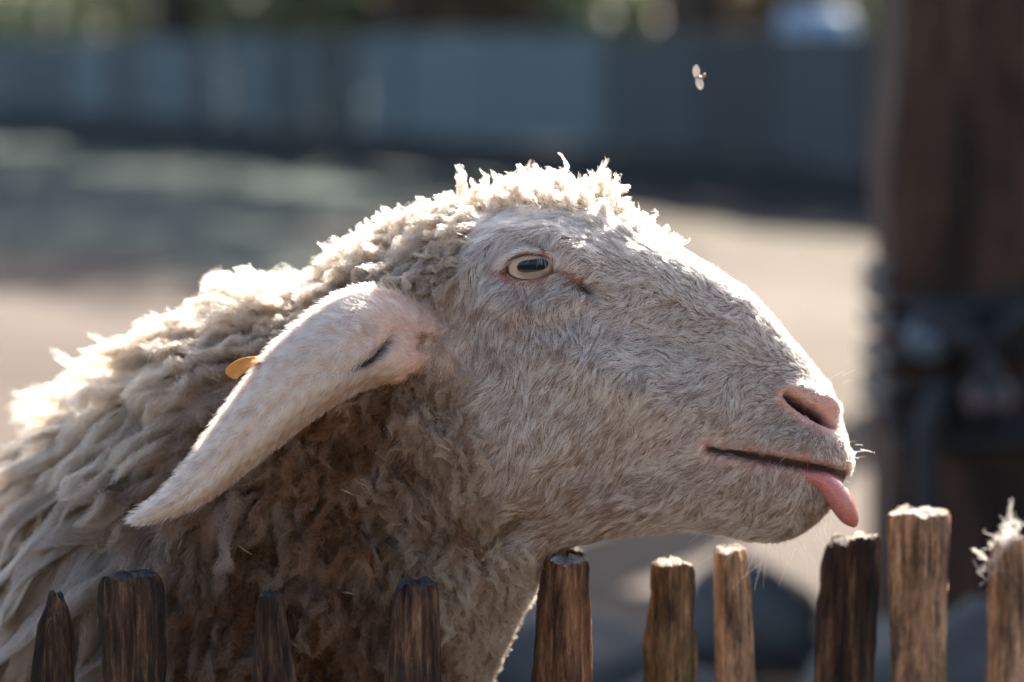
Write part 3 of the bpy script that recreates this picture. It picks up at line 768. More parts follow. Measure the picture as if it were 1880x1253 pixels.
# long stray hairs: whiskers round lips and chin, lashes and brow hairs
def strays(name, spec, seed, rm, tint_c, lift=.8):
    r = np.random.default_rng(seed); out = []
    for (x, y, dx, dy, L_, nn_, sp) in spec:
        for _ in range(nn_):
            px, py = x + r.normal(0, sp), y + r.normal(0, sp * .6)
            w = surf_w(px, py) + r.uniform(0, 12)
            d3 = np.array([dx, dy, r.uniform(-.7, .25)]) + r.normal(0, .22, 3); d3 /= np.linalg.norm(d3)
            b = r.normal(0, .35, 3) + np.array([0, .3, 0]); Lx = L_ * r.uniform(.5, 1.2)
            t_ = np.linspace(0, 1, 7)[:, None]
            out.append(np.array([px, py, w]) + d3 * Lx * t_ + b * Lx * .3 * t_ ** 2)
    pos = np.array(out); n = len(pos)
    return curves_obj(name, P3(pos.reshape(-1, 3)).reshape(n, 7, 3), np.linspace(1, .3, 7)[None] * rm * np.ones((n, 1)), np.tile(tint_c, (n, 1)), M_FUR, sheep)
strays('whisker', [(1440, 985, .1, 1, 60, 12, 30), (1380, 985, -.5, .8, 80, 14, 34), (1500, 955, .5, .85, 34, 12, 14), (1556, 840, 1, .1, 26, 7, 12), (1555, 810, .9, -.2, 20, 3, 8),
                   (1330, 985, -.7, .5, 60, 6, 20), (1540, 700, .8, -.5, 40, 3, 10), (1530, 880, .8, .5, 18, 8, 8)], 3, .00006, (.85, .8, .74))
strays('brow_hair', [(935, 430, -.6, .3, 55, 10, 22), (1010, 440, -.1, -.9, 60, 8, 16), (960, 590, .4, .9, 60, 6, 16), (1060, 620, .2, 1, 50, 4, 20)], 4, .00007, (.86, .82, .76))

# ------------------------------------------------------------------ wool
WF = np.array([ # px, py, dx, dy, length, lift, curl, lock size
    (1190, 415, .3, -.9, 20, .9, 7, 20), (1100, 370, .2, -1, 40, 1.0, 10, 26), (1000, 350, -.2, -1, 44, 1.0, 10, 24), (900, 370, -.4, -.8, 46, .9, 10, 26), (850, 420, -.5, .4, 46, .6, 10, 26),
    (760, 420, -.6, -.2, 56, .75, 12, 34), (680, 480, -.6, .3, 56, .6, 12, 34), (800, 500, -.4, .8, 60, .45, 10, 28),
    (620, 540, -.8, .1, 60, .6, 10, 36), (480, 545, -.9, .1, 66, .6, 10, 38), (400, 640, -.85, .3, 80, .5, 10, 44), (280, 680, -.9, .15, 105, .5, 9, 46), (250, 780, -.8, .55, 130, .33, 8, 50),
    (120, 740, -.95, -.05, 130, .55, 8, 50), (20, 880, -.9, .35, 130, .35, 8, 54), (120, 900, -.62, .8, 170, .28, 7, 58), (50, 1100, -.45, .9, 190, .25, 7, 60), (200, 1100, -.4, .9, 170, .28, 8, 60),
    (300, 960, -.5, .85, 140, .34, 9, 56), (420, 1000, -.35, .93, 96, .55, 13, 48), (480, 860, -.3, .95, 80, .55, 13, 42), (600, 850, -.15, 1, 72, .6, 14, 40), (560, 1050, -.25, .97, 84, .62, 14, 46),
    (640, 1180, -.2, 1, 86, .6, 14, 48), (700, 950, -.1, 1, 64, .58, 14, 36), (790, 720, .1, 1, 50, .38, 11, 30), (840, 800, 0, 1, 42, .35, 10, 26), (780, 880, -.05, 1, 55, .4, 12, 32), (850, 930, -.1, 1, 44, .36, 10, 26),
    (800, 1050, -.1, 1, 66, .42, 12, 36), (890, 1120, .0, 1, 30, .4, 6, 18), (960, 1060, .15, .95, 28, .5, 5, 16), (870, 1240, 0, 1, 34, .4, 6, 20), (740, 620, -.3, .9, 50, .4, 10, 30), (770, 505, -.35, .6, 84, .9, 12, 28), (700, 520, -.3, .5, 74, .8, 12, 30),
    (-300, 1000, -.8, .5, 150, .4, 7, 66), (-300, 1500, -.3, .95, 150, .3, 7, 66), (-1500, 1200, -.6, .8, 130, .35, 7, 80)])
wmask = smooth01(-fsd / 26 + .55) * (1 - .85 * EARB) * np.clip(1 - bare, 0, 1)
wvis = np.where(NRM1[..., 2] < .35, 1.0, .25) * np.where(X < -60, .16, 1) * np.where(Y > 1330, .15, 1)
ww = cellmean(wmask * wvis)
RW, NW_, _ = sample(B1, NRM1, 170000, ww, 51)
n = len(RW)
fld = idw(WF[:, :2], WF[:, 2:], RW, 3.0)
size = fld[:, 5]
# lock centres with density 1/size^2
pl = 1 / size ** 2 ; pl /= pl.sum()
area_tot = (.5 * np.linalg.norm(np.cross(np.roll(B1[1:], -1, 1) - B1[:-1], B1[1:] - np.roll(B1[:-1], -1, 1)), axis=2) * ww).sum()
NK = int(area_tot * (pl * n / size ** 2).mean() / 1.0 / (pl * n).mean()) if False else int(area_tot * np.mean(1 / size ** 2) * 1.15)
NK = min(NK, 14000)
cand = rng.choice(n, NK * 3, replace=False, p=pl)
# keep centres that are not too close to one another
kdw = KDTree(len(cand))
for k, i in enumerate(cand): kdw.insert(RW[i], k)
kdw.balance()
dead = np.zeros(len(cand), bool); keep = []
for k, i in enumerate(cand):
    if dead[k]: continue
    keep.append(i)
    for _, k2, _ in kdw.find_range(RW[i], size[i] * .62):
        if k2 > k: dead[k2] = True
keep = np.array(keep); NK = len(keep)
kdw = KDTree(NK)
for k, i in enumerate(keep): kdw.insert(RW[i], k)
kdw.balance()
lk = np.array([kdw.find(p)[1] for p in RW])
MW = 14; s = np.linspace(0, 1, MW)
# centreline of each lock
lr, ln_, lf = RW[keep], NW_[keep], fld[keep]
la = np.arctan2(lf[:, 1], lf[:, 0]) + rng.normal(0, .16, NK) + .25 * SNoise(110, seed=61)(lr)
ld = tangent(np.c_[np.cos(la), np.sin(la)], ln_)
lb = np.cross(ln_, ld)
llen = lf[:, 2] * rng.uniform(.7, 1.25, NK) * np.where((lr[:, 1] < 440) & (rng.random(NK) < .16), 1.35, 1); llift = np.clip(lf[:, 3] * rng.uniform(.75, 1.25, NK), .1, 1.3); lcurl = lf[:, 4] * rng.uniform(.6, 1.4, NK)
ph = rng.uniform(0, 6.28, NK); fr = rng.uniform(1.1, 2.0, NK)
C = np.zeros((NK, MW, 3)); p = lr.copy(); C[:, 0] = p
for k in range(1, MW):
    a = llift * (1.2 - .95 * k / (MW - 1)); p = p + (llen / (MW - 1))[:, None] * (ld * np.cos(a)[:, None] + ln_ * np.sin(a)[:, None]); C[:, k] = p
wv = ph[:, None] + fr[:, None] * 2 * np.pi * s[None]
C += (lcurl[:, None] * .6 * s[None] * np.sin(wv))[..., None] * lb[:, None] + (lcurl[:, None] * .45 * s[None] * np.cos(wv))[..., None] * ln_[:, None]
crimp = np.sin(s[None] * (llen / 13.0)[:, None] * 2 * np.pi + ph[:, None] * 3) * 2.0 * np.minimum(1, s * 4)[None]
C += crimp[..., None] * (ln_ * .8 + lb * .6)[:, None]
o = RW - lr[lk]; orad = np.linalg.norm(o, axis=1) / (size[lk] * .8)
lenf = np.clip(1.05 - .42 * np.clip(orad, 0, 1.2) ** 2 * rng.uniform(.5, 1.3, n) + rng.normal(0, .08, n), .3, 1.15)
si = s[None] * lenf[:, None]                              # n x MW
x_ = si * (MW - 1); i0 = np.clip(x_.astype(int), 0, MW - 2); u = (x_ - i0)[..., None]
cen = C[lk[:, None], i0] * (1 - u) + C[lk[:, None], i0 + 1] * u
taper = .60 + .62 * np.sqrt(np.clip(1 - si / 1.2, 0, 1)) ; taper /= taper[:, :1]
tw = rng.uniform(2.0, 5.0, NK) * rng.choice([-1, 1], NK) * np.interp(lf[:, 2], [110, 150], [1, .35])
ta = (tw[lk])[:, None] * si
ax = ld[lk] * .85 + ln_[lk] * .5; ax /= np.linalg.norm(ax, axis=1)[:, None]
oo = o * .84
cr = np.cross(ax, oo); dt = (ax * oo).sum(1)[:, None] * ax
orot = oo[:, None] * np.cos(ta)[..., None] + cr[:, None] * np.sin(ta)[..., None] + dt[:, None] * (1 - np.cos(ta))[..., None]
pos = cen + orot * taper[..., None]
# frizz
fa = rng.normal(0, 1, (n, 3, 3)); fq = rng.uniform(1.5, 8.5, (n, 3)); fp = rng.uniform(0, 6.28, (n, 3))
fly = rng.random(n) < np.interp(fld[:, 2], [60, 140], [.09, .13])
amp = (np.clip(size * .075, 1.6, 3.6) * np.where(fly, 2.6, 1.0) * np.interp(fld[:, 2], [90, 150], [1.0, .6]))
fz = sum(fa[:, k, None, :] * np.sin(fp[:, k, None] + fq[:, k, None] * s[None] * 4.5)[..., None] for k in range(3)) / 1.7
pos += fz * (amp[:, None] * np.minimum(1, s * 2.5)[None])[..., None]
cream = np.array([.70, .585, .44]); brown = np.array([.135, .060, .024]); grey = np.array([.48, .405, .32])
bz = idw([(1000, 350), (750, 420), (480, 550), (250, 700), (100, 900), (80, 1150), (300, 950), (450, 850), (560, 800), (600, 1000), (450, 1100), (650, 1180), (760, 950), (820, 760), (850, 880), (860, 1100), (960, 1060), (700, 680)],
         np.array([-.15, .08, .08, .0, .28, .44, .54, .92, 1.1, 1.0, .92, .96, .80, .48, .60, .42, .30, 1.05])[:, None], RW)[:, 0]  # dirt brown, strongest below the ear, whose shade is put into it
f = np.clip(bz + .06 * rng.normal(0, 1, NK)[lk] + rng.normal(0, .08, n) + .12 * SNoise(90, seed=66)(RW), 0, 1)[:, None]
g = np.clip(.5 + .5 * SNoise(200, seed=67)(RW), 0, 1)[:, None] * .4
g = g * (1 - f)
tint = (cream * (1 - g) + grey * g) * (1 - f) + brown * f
tipf = 1.0
rad = np.linspace(1, .55, MW)[None] * (.000125 * rng.uniform(.7, 1.25, n))[:, None] * np.where(fld[:, 2] > 120, 1.1, 1)[:, None]
# separate curls that stand up from the poll
tp, tt_, tr_ = [], [], []
for (x0, y0, x1, y1, wd_, ns_) in [(850, 366, 845, 306, 13, 150), (868, 372, 872, 330, 10, 80), (893, 360, 886, 314, 7, 50), (958, 350, 957, 306, 13, 120), (1000, 350, 990, 312, 12, 90),
                                   (1037, 350, 1036, 308, 7, 50), (1110, 372, 1106, 296, 15, 190), (1122, 380, 1128, 322, 13, 130), (1088, 368, 1086, 318, 13, 110), (925, 356, 930, 318, 12, 90),
                                   (1188, 425, 1202, 388, 6, 40), (1172, 412, 1180, 392, 14, 90), (780, 402, 772, 362, 14, 90), (740, 420, 728, 376, 14, 90), (690, 450, 676, 404, 14, 90), (640, 480, 622, 440, 14, 90),
                                   (205, 715, 96, 644, 34, 56), (150, 760, 48, 752, 34, 60), (110, 800, 20, 836, 34, 60), (250, 660, 172, 616, 30, 60), (80, 850, -30, 870, 36, 60)]:
    for rep_ in range(2):
        wz = float(np.interp(x0, [80, 250, 640, 1000, 1160], [400, 300, 125, 25, 5])) + rng.normal(0, 22); p0 = rng.uniform(0, 6.28); tn = rng.uniform(.8, 1.8); xo = rng.normal(0, 8) * rep_
        for _ in range(ns_ // 2):
            ao = rng.uniform(0, 6.28); ro = wd_ * math.sqrt(rng.random()) * .8; Lk = rng.uniform(.55, 1.1) * (1 if rep_ == 0 else .75)
            sw = s * Lk; hx = 6 * np.sin(p0 + tn * 6.28 * sw) * sw; tpv = ro * (1 - .55 * sw)
            c3 = np.c_[x0 + xo + (x1 - x0) * sw + hx + tpv * math.cos(ao), y0 + (y1 - y0) * sw, wz + 6 * np.cos(p0 + tn * 6.28 * sw) * sw + tpv * math.sin(ao)]
            fr3 = sum(rng.normal(0, 1.5, 3)[None] * np.sin(rng.uniform(0, 6.28) + rng.uniform(6, 34) * s)[:, None] for _k in range(3)) * np.minimum(1, s * 2.5)[:, None]
            tp.append(c3 + fr3)
tp = np.array(tp); nt_ = len(tp)
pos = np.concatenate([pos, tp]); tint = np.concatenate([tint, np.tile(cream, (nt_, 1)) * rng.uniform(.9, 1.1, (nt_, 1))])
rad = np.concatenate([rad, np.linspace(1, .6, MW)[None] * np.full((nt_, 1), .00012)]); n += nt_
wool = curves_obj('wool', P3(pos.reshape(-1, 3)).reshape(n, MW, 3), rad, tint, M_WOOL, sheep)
wool['kind'] = 'stuff'
sb_ = []
for (x, y) in [(208, 765), (275, 830), (520, 800), (640, 905), (700, 640), (450, 1010), (800, 470), (330, 1000), (180, 1010), (640, 1090), (868, 720), (400, 720), (120, 930)]:
    w0 = surf_w(x, y) - rng.uniform(24, 44); a_ = rng.uniform(0, 3.1); L_ = rng.uniform(8, 17)
    q_ = P(np.array([x - L_ * math.cos(a_), x + rng.normal(0, 2), x + L_ * math.cos(a_)]), np.array([y - L_ * math.sin(a_), y + rng.normal(0, 2), y + L_ * math.sin(a_)]), np.array([w0, w0 - 4, w0 + 3]) * K)
    sb_.append(tube_np(q_, [.0004, .0005, .0003], 6))
v, f = join_tubes(sb_); o_ = mesh_np('straw', v, f, simple('straw_bits', (.28, .19, .09), .6), sheep); o_['kind'] = 'stuff'

# ------------------------------------------------------------------ eye, lids
M_EYE, ns, ls, b = nodes('eye_surface')
tc = N(ns, 'ShaderNodeTexCoord'); sx = N(ns, 'ShaderNodeSeparateXYZ'); ls.new(tc.outputs['Object'], sx.inputs[0])
def mth(op, a, b_=None, clamp=False):
    m = N(ns, 'ShaderNodeMath', operation=op, use_clamp=clamp)
    for k, v in enumerate((a, b_)):
        if v is None: continue
        if isinstance(v, (int, float)): m.inputs[k].default_value = v
        else: ls.new(v, m.inputs[k])
    return m.outputs[0]
R_EYE = 52 * K
xx = mth('DIVIDE', sx.outputs[0], R_EYE); zz = mth('DIVIDE', sx.outputs[2], R_EYE)
# iris is a wide oval, pupil a horizontal slot
rr = mth('SQRT', mth('ADD', mth('POWER', mth('MULTIPLY', xx, 1.16), 2), mth('POWER', mth('MULTIPLY', zz, 1.72), 2)))
nz = noise(ns, ls, tc.outputs['Object'], 900, 3)
rr2 = mth('ADD', rr, mth('MULTIPLY', mth('SUBTRACT', nz.outputs['Fac'], .5), .10))
rp = ramp(ns, [(0, (.15, .12, .09)), (.50, (.21, .165, .12)), (.66, (.40, .30, .215)), (.86, (.44, .32, .235)), (.93, (.10, .055, .04)), (1.0, (.045, .028, .022))])
ls.new(rr2, rp.inputs[0])
px_ = mth('POWER', mth('ABSOLUTE', mth('DIVIDE', mth('SUBTRACT', xx, .05), .54)), 3.5)
pz_ = mth('POWER', mth('ABSOLUTE', mth('DIVIDE', mth('SUBTRACT', mth('SUBTRACT', zz, .135), mth('MULTIPLY', xx, .12)), .215)), 2.2)
pup = mth('MULTIPLY', mth('SUBTRACT', 1.08, mth('ADD', px_, pz_)), 6, True)
mxp = N(ns, 'ShaderNodeMix', data_type='RGBA'); ls.new(pup, mxp.inputs[0]); ls.new(rp.outputs[0], mxp.inputs[6]); mxp.inputs[7].default_value = (.004, .006, .009, 1)
ls.new(mxp.outputs[2], b.inputs['Base Color']); b.inputs['Roughness'].default_value = .12; b.inputs['Coat Weight'].default_value = .3; b.inputs['Coat Roughness'].default_value = .02; b.inputs['Specular IOR Level'].default_value = .25
def eye(sign):
    w0 = surf_w(*EYE); md = float(np.interp(EYE[0], [900, 1000, 1090], [50, 25, 12]))
    wc = w0 + 45; wc = wc if sign < 0 else 2 * md - wc
    bm = bmesh.new(); bmesh.ops.create_uvsphere(bm, u_segments=48, v_segments=32, radius=R_EYE)
    for v in bm.verts: v.co.y *= 1.0
    o = bm_obj('eye', bm, M_EYE, sheep, True)
    o.matrix_parent_inverse = Matrix(); o.location = Vector(P(EYE[0] + 2, EYE[1], wc * K)) - Vector(loc)
    if sign > 0: o.rotation_euler = (0, 0, 0)
    if sign < 0:
        lidm = simple('eyelid_skin', (.26, .11, .07), .35, .3, 300, .3)
        lidd = simple('eyelid_edge', (.045, .026, .02), .3, .2, 300, .3)
        for nm, a0, a1, k, rad_, mat, dw in (('eyelid', -3.35, .22, 1.05, 4.6, lidm, 2), ('eyelid', .0, 3.15, 1.07, 5.0, lidm, 5), ('lid_rim', 0, 6.2832, .97, 3.0, lidd, 9)):
            a = np.linspace(a0, a1, 60)
            x = EYE[0] + (np.cos(a) * c_ * ER[0] - np.sin(a) * s_ * ER[1]) * k + 5 * np.clip(np.cos(a), 0, 1) ** 8
            y = EYE[1] + (np.cos(a) * s_ * ER[0] + np.sin(a) * c_ * ER[1]) * k
            wv_ = []
            for xx_, yy_ in zip(x, y):
                q2 = ((xx_ - EYE[0] - 2) ** 2 + (yy_ - EYE[1]) ** 2) / 52 ** 2
                ball = wc - 52 * math.sqrt(max(1 - q2, 0.0)); wv_.append(ball - 2 if nm == 'lid_rim' else .5 * (surf_w(xx_, yy_) + dw) + .5 * (ball - 4))
            pth = P(x, y, np.array(wv_) * K)
            v, f = tube_np(pth, np.full(60, rad_ * K) * (np.sin(np.linspace(.15, np.pi - .15, 60)) ** .35 if nm == 'eyelid' else 1), 12)
            mesh_np(nm, v, f, mat, sheep)
eye(-1); eye(1)
def lid_fold():
    w0 = surf_w(*EYE); wc = w0 + 45; na, nk = 60, 14
    a = np.linspace(-np.pi - .25, .25, na); kk = np.linspace(1.0, 1.62, nk); G = np.zeros((na, nk, 3))
    for i in range(na):
        for j in range(nk):
            k = 1 + (kk[j] - 1) * (.35 + .65 * abs(math.sin(min(max(a[i], -np.pi), 0))))
            x = EYE[0] + (math.cos(a[i]) * c_ * ER[0] - math.sin(a[i]) * s_ * ER[1]) * k; y = EYE[1] + (math.cos(a[i]) * s_ * ER[0] + math.sin(a[i]) * c_ * ER[1]) * k
            q2 = ((x - EYE[0] - 2) ** 2 + (y - EYE[1]) ** 2) / 56 ** 2; ball = wc - 56 * math.sqrt(max(1 - q2, 0.0)) - 3
            u = smooth01((kk[j] - 1.0) / .6); G[i, j] = (x, y, ball * (1 - u) + (surf_w(x, y) - 1) * u - 7 * math.sin(np.pi * u))
    o = mesh_np('eyelid', P3(G.reshape(-1, 3)), grid_faces(na, nk, False), simple('upper_lid_skin', (.22, .105, .07), .6, .3, 300, .3), sheep)
    r = np.random.default_rng(19); m_ = 900; ii = r.uniform(4, na - 5, m_); jj = r.uniform(1.5, nk - 1.01, m_)
    i0, j0 = ii.astype(int), jj.astype(int); root = G[i0, j0] + (G[i0 + 1, j0] - G[i0, j0]) * (ii - i0)[:, None] + (G[i0, np.minimum(j0 + 1, nk - 1)] - G[i0, j0]) * (jj - j0)[:, None]
    dx = (root[:, 0] - EYE[0]) / ER[0]
    d = np.c_[np.where(dx < .55, -.75, .5) + .35 * dx, -.25 + .5 * np.abs(dx + .1), np.full(m_, -.30)] + r.normal(0, .16, (m_, 3)); d /= np.linalg.norm(d, axis=1)[:, None]
    t_ = np.linspace(0, 1, 5)[None, :, None]; Lh = r.uniform(10, 22, m_)[:, None, None]
    ps = root[:, None] + d[:, None] * Lh * t_ + np.array([0, .1, .25]) * Lh * t_ ** 2
    f = np.clip(r.normal(.22, .2, m_), 0, 1)[:, None]
    curves_obj('lid_hair', P3(ps.reshape(-1, 3)).reshape(m_, 5, 3), np.linspace(1, .35, 5)[None] * .00013 * np.ones((m_, 1)), np.array([.86, .81, .72]) * (1 - f) + np.array([.33, .19, .11]) * f, M_FUR, o)
lid_fold()
r = np.random.default_rng(9); out = []
for k in range(70):
    a = r.uniform(-2.7, -.75); x = EYE[0] + math.cos(a) * ER[0] * 1.0; y = EYE[1] + math.sin(a) * ER[1] * 1.02
    w = surf_w(x, y) - 2; t_ = np.linspace(0, 1, 7)[:, None]; L_ = r.uniform(14, 30)
    d3 = np.array([-.55 + .9 * (math.cos(a) > .2) + r.normal(0, .2), .45 + r.normal(0, .15), -.7])
    out.append(np.array([x, y, w]) + d3 / np.linalg.norm(d3) * L_ * t_ + np.array([-.2, .25, 0]) * L_ * t_ ** 2)
pos = np.array(out)
curves_obj('eyelash', P3(pos.reshape(-1, 3)).reshape(70, 7, 3), np.linspace(1, .4, 7)[None] * .00011 * np.ones((70, 1)), np.tile((.82, .78, .74), (70, 1)), M_FUR, sheep)

# ------------------------------------------------------------------ tongue
def tongue():
    keys = np.array([(1440, 862, 10, 24, -46), (1482, 872, 11, 26, -58), (1516, 886, 20, 38, -50), (1540, 914, 24, 42, -40), (1557, 943, 20, 38, -32), (1566, 959, 13, 27, -28), (1570, 968, 4, 9, -26)], float)
    q = spline(keys, np.arange(7), np.linspace(0, 6, 50)); V = []
    t = np.gradient(q[:, :2], axis=0); t /= np.linalg.norm(t, axis=1)[:, None]; nn = np.c_[t[:, 1], -t[:, 0]]
    a = np.linspace(0, 2 * np.pi, 40, endpoint=False)
    for i in range(50):
        groove = 3.5 * np.exp(-(np.cos(a) / .25) ** 2) * (np.sin(a) > 0)
        th_ = (q[i, 2] * powsgn(np.sin(a), .9) - groove); V.append(np.c_[q[i, 0] + nn[i, 0] * th_, q[i, 1] + nn[i, 1] * th_, q[i, 4] + q[i, 3] * powsgn(np.cos(a), .9)])
    V = np.concatenate(V)
    m = simple('tongue_flesh', (.52, .17, .15), .22, .5, 700, .22); bs = m.node_tree.nodes['Principled BSDF']
    bs.inputs['Coat Weight'].default_value = .7; bs.inputs['Coat Roughness'].default_value = .12; bs.inputs['Subsurface Weight'].default_value = .3; bs.inputs['Subsurface Radius'].default_value = (.008, .003, .002)
    f = [tuple(x) for x in grid_faces(50, 40)] + [tuple(range(40))[::-1], tuple(range(49 * 40, 50 * 40))]
    mesh_np('tongue', P3(V), f, m, sheep)
tongue()

# ------------------------------------------------------------------ ears
EU = np.array([(830, 590), (772, 556), (700, 530), (624, 544), (545, 596), (484, 656), (432, 726), (387, 790), (342, 854), (294, 906), (250, 942), (243, 952)], float)
ELo = np.array([(830, 670), (782, 702), (738, 712), (686, 704), (628, 728), (566, 770), (500, 822), (442, 868), (388, 908), (336, 936), (272, 958), (246, 958)], float)
EW = np.array([surf_w(830, 630) + 14, surf_w(777, 630) - 12, -172, -208, -236, -240, -238, -234, -230, -228, -226, -226], float)   # depth of the mid ridge
def ear(sign):
    nu, nv = 110, 64
    q = spline(np.c_[EU, ELo, EW], np.arange(12), np.linspace(0, 11, nu)); G = np.zeros((nu, nv, 3)); inner = np.zeros((nu, nv)); hol = np.zeros((nu, nv))
    for i in range(nu):
        U, Lw, w0 = q[i, :2], q[i, 2:4], q[i, 4]; wid = np.linalg.norm(U - Lw)
        f = i / (nu - 1)
        curl = .30 + .10 * math.sin(f * 3); thick = np.clip(wid * .07, 3, 9)
        v = np.linspace(-1, 1, nv // 2)
        fold = np.where(v > 0, .35 * v ** 2 + 1.5 * np.clip(v - .35, 0, 1) ** 2 * 1.6, v ** 2 * .6)          # lower edge curls further back
        zc = w0 + wid * curl * fold + 5 * np.sin(6 * v + 2) * (1 - v ** 2)
        px = U[0] + (Lw[0] - U[0]) * (v + 1) / 2; py = U[1] + (Lw[1] - U[1]) * (v + 1) / 2
        ca, sa = math.cos(-.62), math.sin(-.62); ka, kb = (px - 684) * ca + (py - 658) * sa, -(px - 684) * sa + (py - 658) * ca
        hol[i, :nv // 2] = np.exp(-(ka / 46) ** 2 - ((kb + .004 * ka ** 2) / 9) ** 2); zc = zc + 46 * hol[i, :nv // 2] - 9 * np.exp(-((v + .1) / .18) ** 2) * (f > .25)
        tck = thick * np.sqrt(np.clip(1 - v ** 2, 0, 1)) + .5
        G[i, :nv // 2] = np.c_[px, py, zc - tck * .5]; G[i, nv // 2:] = np.c_[px, py, zc + tck * .5][::-1]
        inner[i, nv // 2:] = 1
    if sign > 0: G[..., 2] = 2 * np.interp(G[..., 0], [245, 500, 800], [300, 185, 75]) - G[..., 2]
    Nn = grid_normals(G)
    ctr = G.mean(1, keepdims=True)
    # normals must leave the sheet: outer face looks away from the inner one
    outw = G[:, :nv // 2] - G[:, nv // 2:][:, ::-1]; sgn = np.sign((Nn[:, :nv // 2] * outw).sum()); Nn = Nn * (sgn if sgn else 1)
    m = M_SKIN
    f = np.concatenate([grid_faces(nu, nv)]); o_ = mesh_np('ear', P3(G.reshape(-1, 3)), f, m, sheep)
    at = o_.data.attributes.new('skin', 'FLOAT_COLOR', 'POINT'); cc = np.ones((nu, nv, 4), np.float32)
    fr_ = np.linspace(0, 1, nu)[:, None]; pk = np.exp(-((fr_ - .12) / .13) ** 2)
    cc[..., :3] = np.array([.50, .40, .35]) * (1 - pk[..., None]) + np.array([.62, .41, .32]) * pk[..., None]
    cc[..., :3] = cc[..., :3] * (1 - inner[..., None]) + np.array([.42, .25, .2]) * inner[..., None]
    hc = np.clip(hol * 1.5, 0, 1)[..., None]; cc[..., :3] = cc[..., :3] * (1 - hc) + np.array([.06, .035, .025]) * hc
    at.data.foreach_set('color', cc.ravel())
    nh = 34000 if sign < 0 else 5000
    wgt = cellmean((np.where(inner > 0, .35, 1) * (1 - .72 * np.clip(pk * 1.2, 0, 1)) * np.clip(1 - 1.6 * hol, 0, 1) * smooth01((fr_ - .02) / .05))[..., None])[..., 0]
    R, Q, (ii, jj) = sample(G, Nn, nh, wgt, 71)
    tdir = np.gradient((q[:, :2] + q[:, 2:4]) / 2, axis=0)[ii]; tdir /= np.linalg.norm(tdir, axis=1)[:, None]
    vv = np.linspace(-1, 1, nv // 2)[np.minimum(jj, nv - 1 - jj)]
    acr = (q[:, 2:4] - q[:, :2])[ii]; acr /= np.linalg.norm(acr, axis=1)[:, None]
    an = tdir + acr * (vv * .55)[:, None] + rng.normal(0, .10, (nh, 2)) + .14 * np.c_[SNoise(40, seed=72)(R), SNoise(40, seed=73)(R)]
    D_ = tangent(an, Q)
    Lh = 17 * rng.uniform(.6, 1.3, nh); lf_ = np.clip(.30 + rng.normal(0, .09, nh) + .5 * (np.abs(vv) > .92), .08, .9)
    ps = strand_path(R, Q, D_, Lh, lf_) + rng.normal(0, 1, (nh, 1, 3)) * (np.linspace(0, 1, MP) ** 2)[None, :, None] * 1.2
    sh = np.clip(.14 + .16 * SNoise(28, seed=74)(R) + rng.normal(0, .12, nh) + .30 * (jj >= nv // 2) + .25 * pk[ii, 0] + .75 * np.clip((vv - .5) / .4, 0, 1), 0, 1)[:, None]  # tan lower edge: shade under the fold put into the hair colour
    tn_ = np.array([.90, .865, .80]) * (1 - sh) + np.array([.50, .33, .23]) * sh
    curves_obj('ear_hair', P3(ps.reshape(-1, 3)).reshape(nh, MP, 3), np.linspace(1, .35, MP)[None] * .00014 * np.ones((nh, 1)), tn_, M_FUR, o_)
    return o_
near_ear = ear(-1); ear(1)
def ear_tag():
    k_ = spline(np.array([(478, 660, 5), (460, 664, 9), (443, 672, 13), (431, 681, 14), (424, 688, 13), (421, 692, 7)], float), np.arange(6), np.linspace(0, 5, 24)); a = k_[:, :2]; wdt = k_[:, 2]
    t = np.gradient(a, axis=0); t /= np.linalg.norm(t, axis=1)[:, None]; nn = np.c_[-t[:, 1], t[:, 0]]; V = []
    ang_ = np.linspace(0, 2 * np.pi, 24, endpoint=False)
    for i in range(24):
        cx_ = powsgn(np.cos(ang_), .6); V.append(np.c_[a[i, 0] + nn[i, 0] * cx_ * wdt[i], a[i, 1] + nn[i, 1] * cx_ * wdt[i], -200 + 4 * powsgn(np.sin(ang_), .6) + 12 * cx_ - 5 * cx_ ** 2])
    f = [tuple(x) for x in grid_faces(24, 24)] + [tuple(range(24))[::-1], tuple(range(23 * 24, 24 * 24))]
    o = mesh_np('ear_tag', P3(np.concatenate(V)), f, simple('tag_plastic', (.62, .21, .005), .45, .3, 200, .3), near_ear)
    o['label'] = 'orange plastic ear tag'
ear_tag()

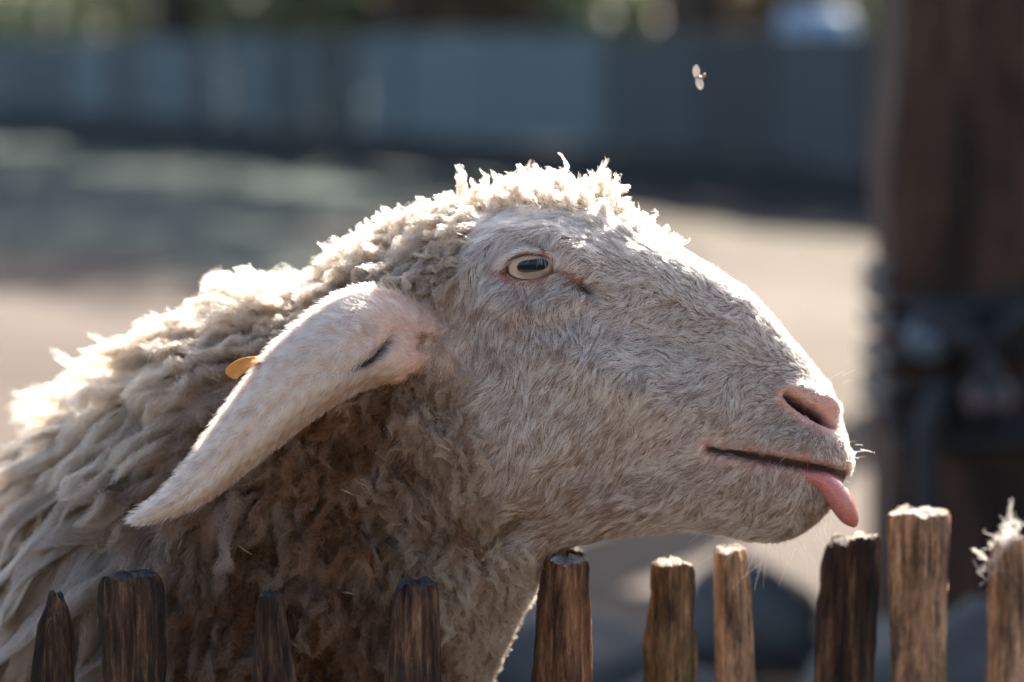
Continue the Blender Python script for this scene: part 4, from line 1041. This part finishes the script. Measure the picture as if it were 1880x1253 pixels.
# ------------------------------------------------------------------ flying insect, wool wisp on the last picket
def insect():
    c = PV(1281, 142, .06); root = empty('insect', c); tag(root, 'tiny pale winged insect hovering in the air above the sheep\'s muzzle', 'insect')
    def ell(name, off, r, rot, mat):
        bm = bmesh.new(); bmesh.ops.create_uvsphere(bm, u_segments=20, v_segments=12, radius=1)
        bmesh.ops.scale(bm, vec=r, verts=bm.verts); bmesh.ops.rotate(bm, cent=(0, 0, 0), matrix=Matrix.Rotation(rot, 3, 'Y'), verts=bm.verts)
        bmesh.ops.translate(bm, vec=c + Vector(off), verts=bm.verts); bm_obj(name, bm, mat, root, True)
    mw_ = simple('insect_wing', (.75, .68, .6), .4); mb = simple('insect_body', (.25, .17, .11), .5)
    mw_.node_tree.nodes['Principled BSDF'].inputs['Transmission Weight'].default_value = .25
    ell('wing', (-.001, 0, .0036), (.0023, .0007, .0043), -.1, mw_); ell('wing', (.0012, 0, -.004), (.0024, .0007, .0042), -.3, mw_)
    ell('body', (.0008, .0006, -.0002), (.0034, .0013, .0013), .2, mb); ell('head', (.0042, .0006, .0012), (.0012, .0011, .0013), 0, mb)
insect()
def wisp():
    r = np.random.default_rng(4); w = fence_depth(1850) - .008; n = 110; out = []
    for k in range(n):
        t = r.random(); x = 1822 + 44 * t + r.normal(0, 6); y = 1060 - 80 * min(1, t * 1.6) + r.normal(0, 8)
        d3 = np.array([r.normal(-.3, .6), r.normal(-.6, .6), r.normal(0, .6)]); L_ = r.uniform(8, 34); tt = np.linspace(0, 1, 8)[:, None]
        out.append(np.array([x, y, w / K + r.normal(0, 8)]) + d3 * L_ * tt + r.normal(0, 6, 3) * np.sin(tt * 5 + r.uniform(0, 6)))
    for (x0, y0, x1, y1) in ((1850, 985, 1856, 918), (1824, 1035, 1786, 1008)):
        for k in range(7):
            tt = np.linspace(0, 1, 8)[:, None]
            out.append(np.array([x0, y0, w / K]) + np.array([x1 - x0, y1 - y0, 0]) * tt + r.normal(0, 3, (8, 3)))
    pos = np.array(out); n = len(pos)
    o = curves_obj('wool_tuft', P3(pos.reshape(-1, 3)).reshape(n, 8, 3), np.full((n, 8), .00008), np.tile((.5, .44, .37), (n, 1)), M_WOOL, None)
    tag(o, 'white tuft of wool snagged on the top of the rightmost picket', 'wool tuft')
wisp()
sc.cycles_curves.shape = 'RIBBONS' if hasattr(sc, 'cycles_curves') else None
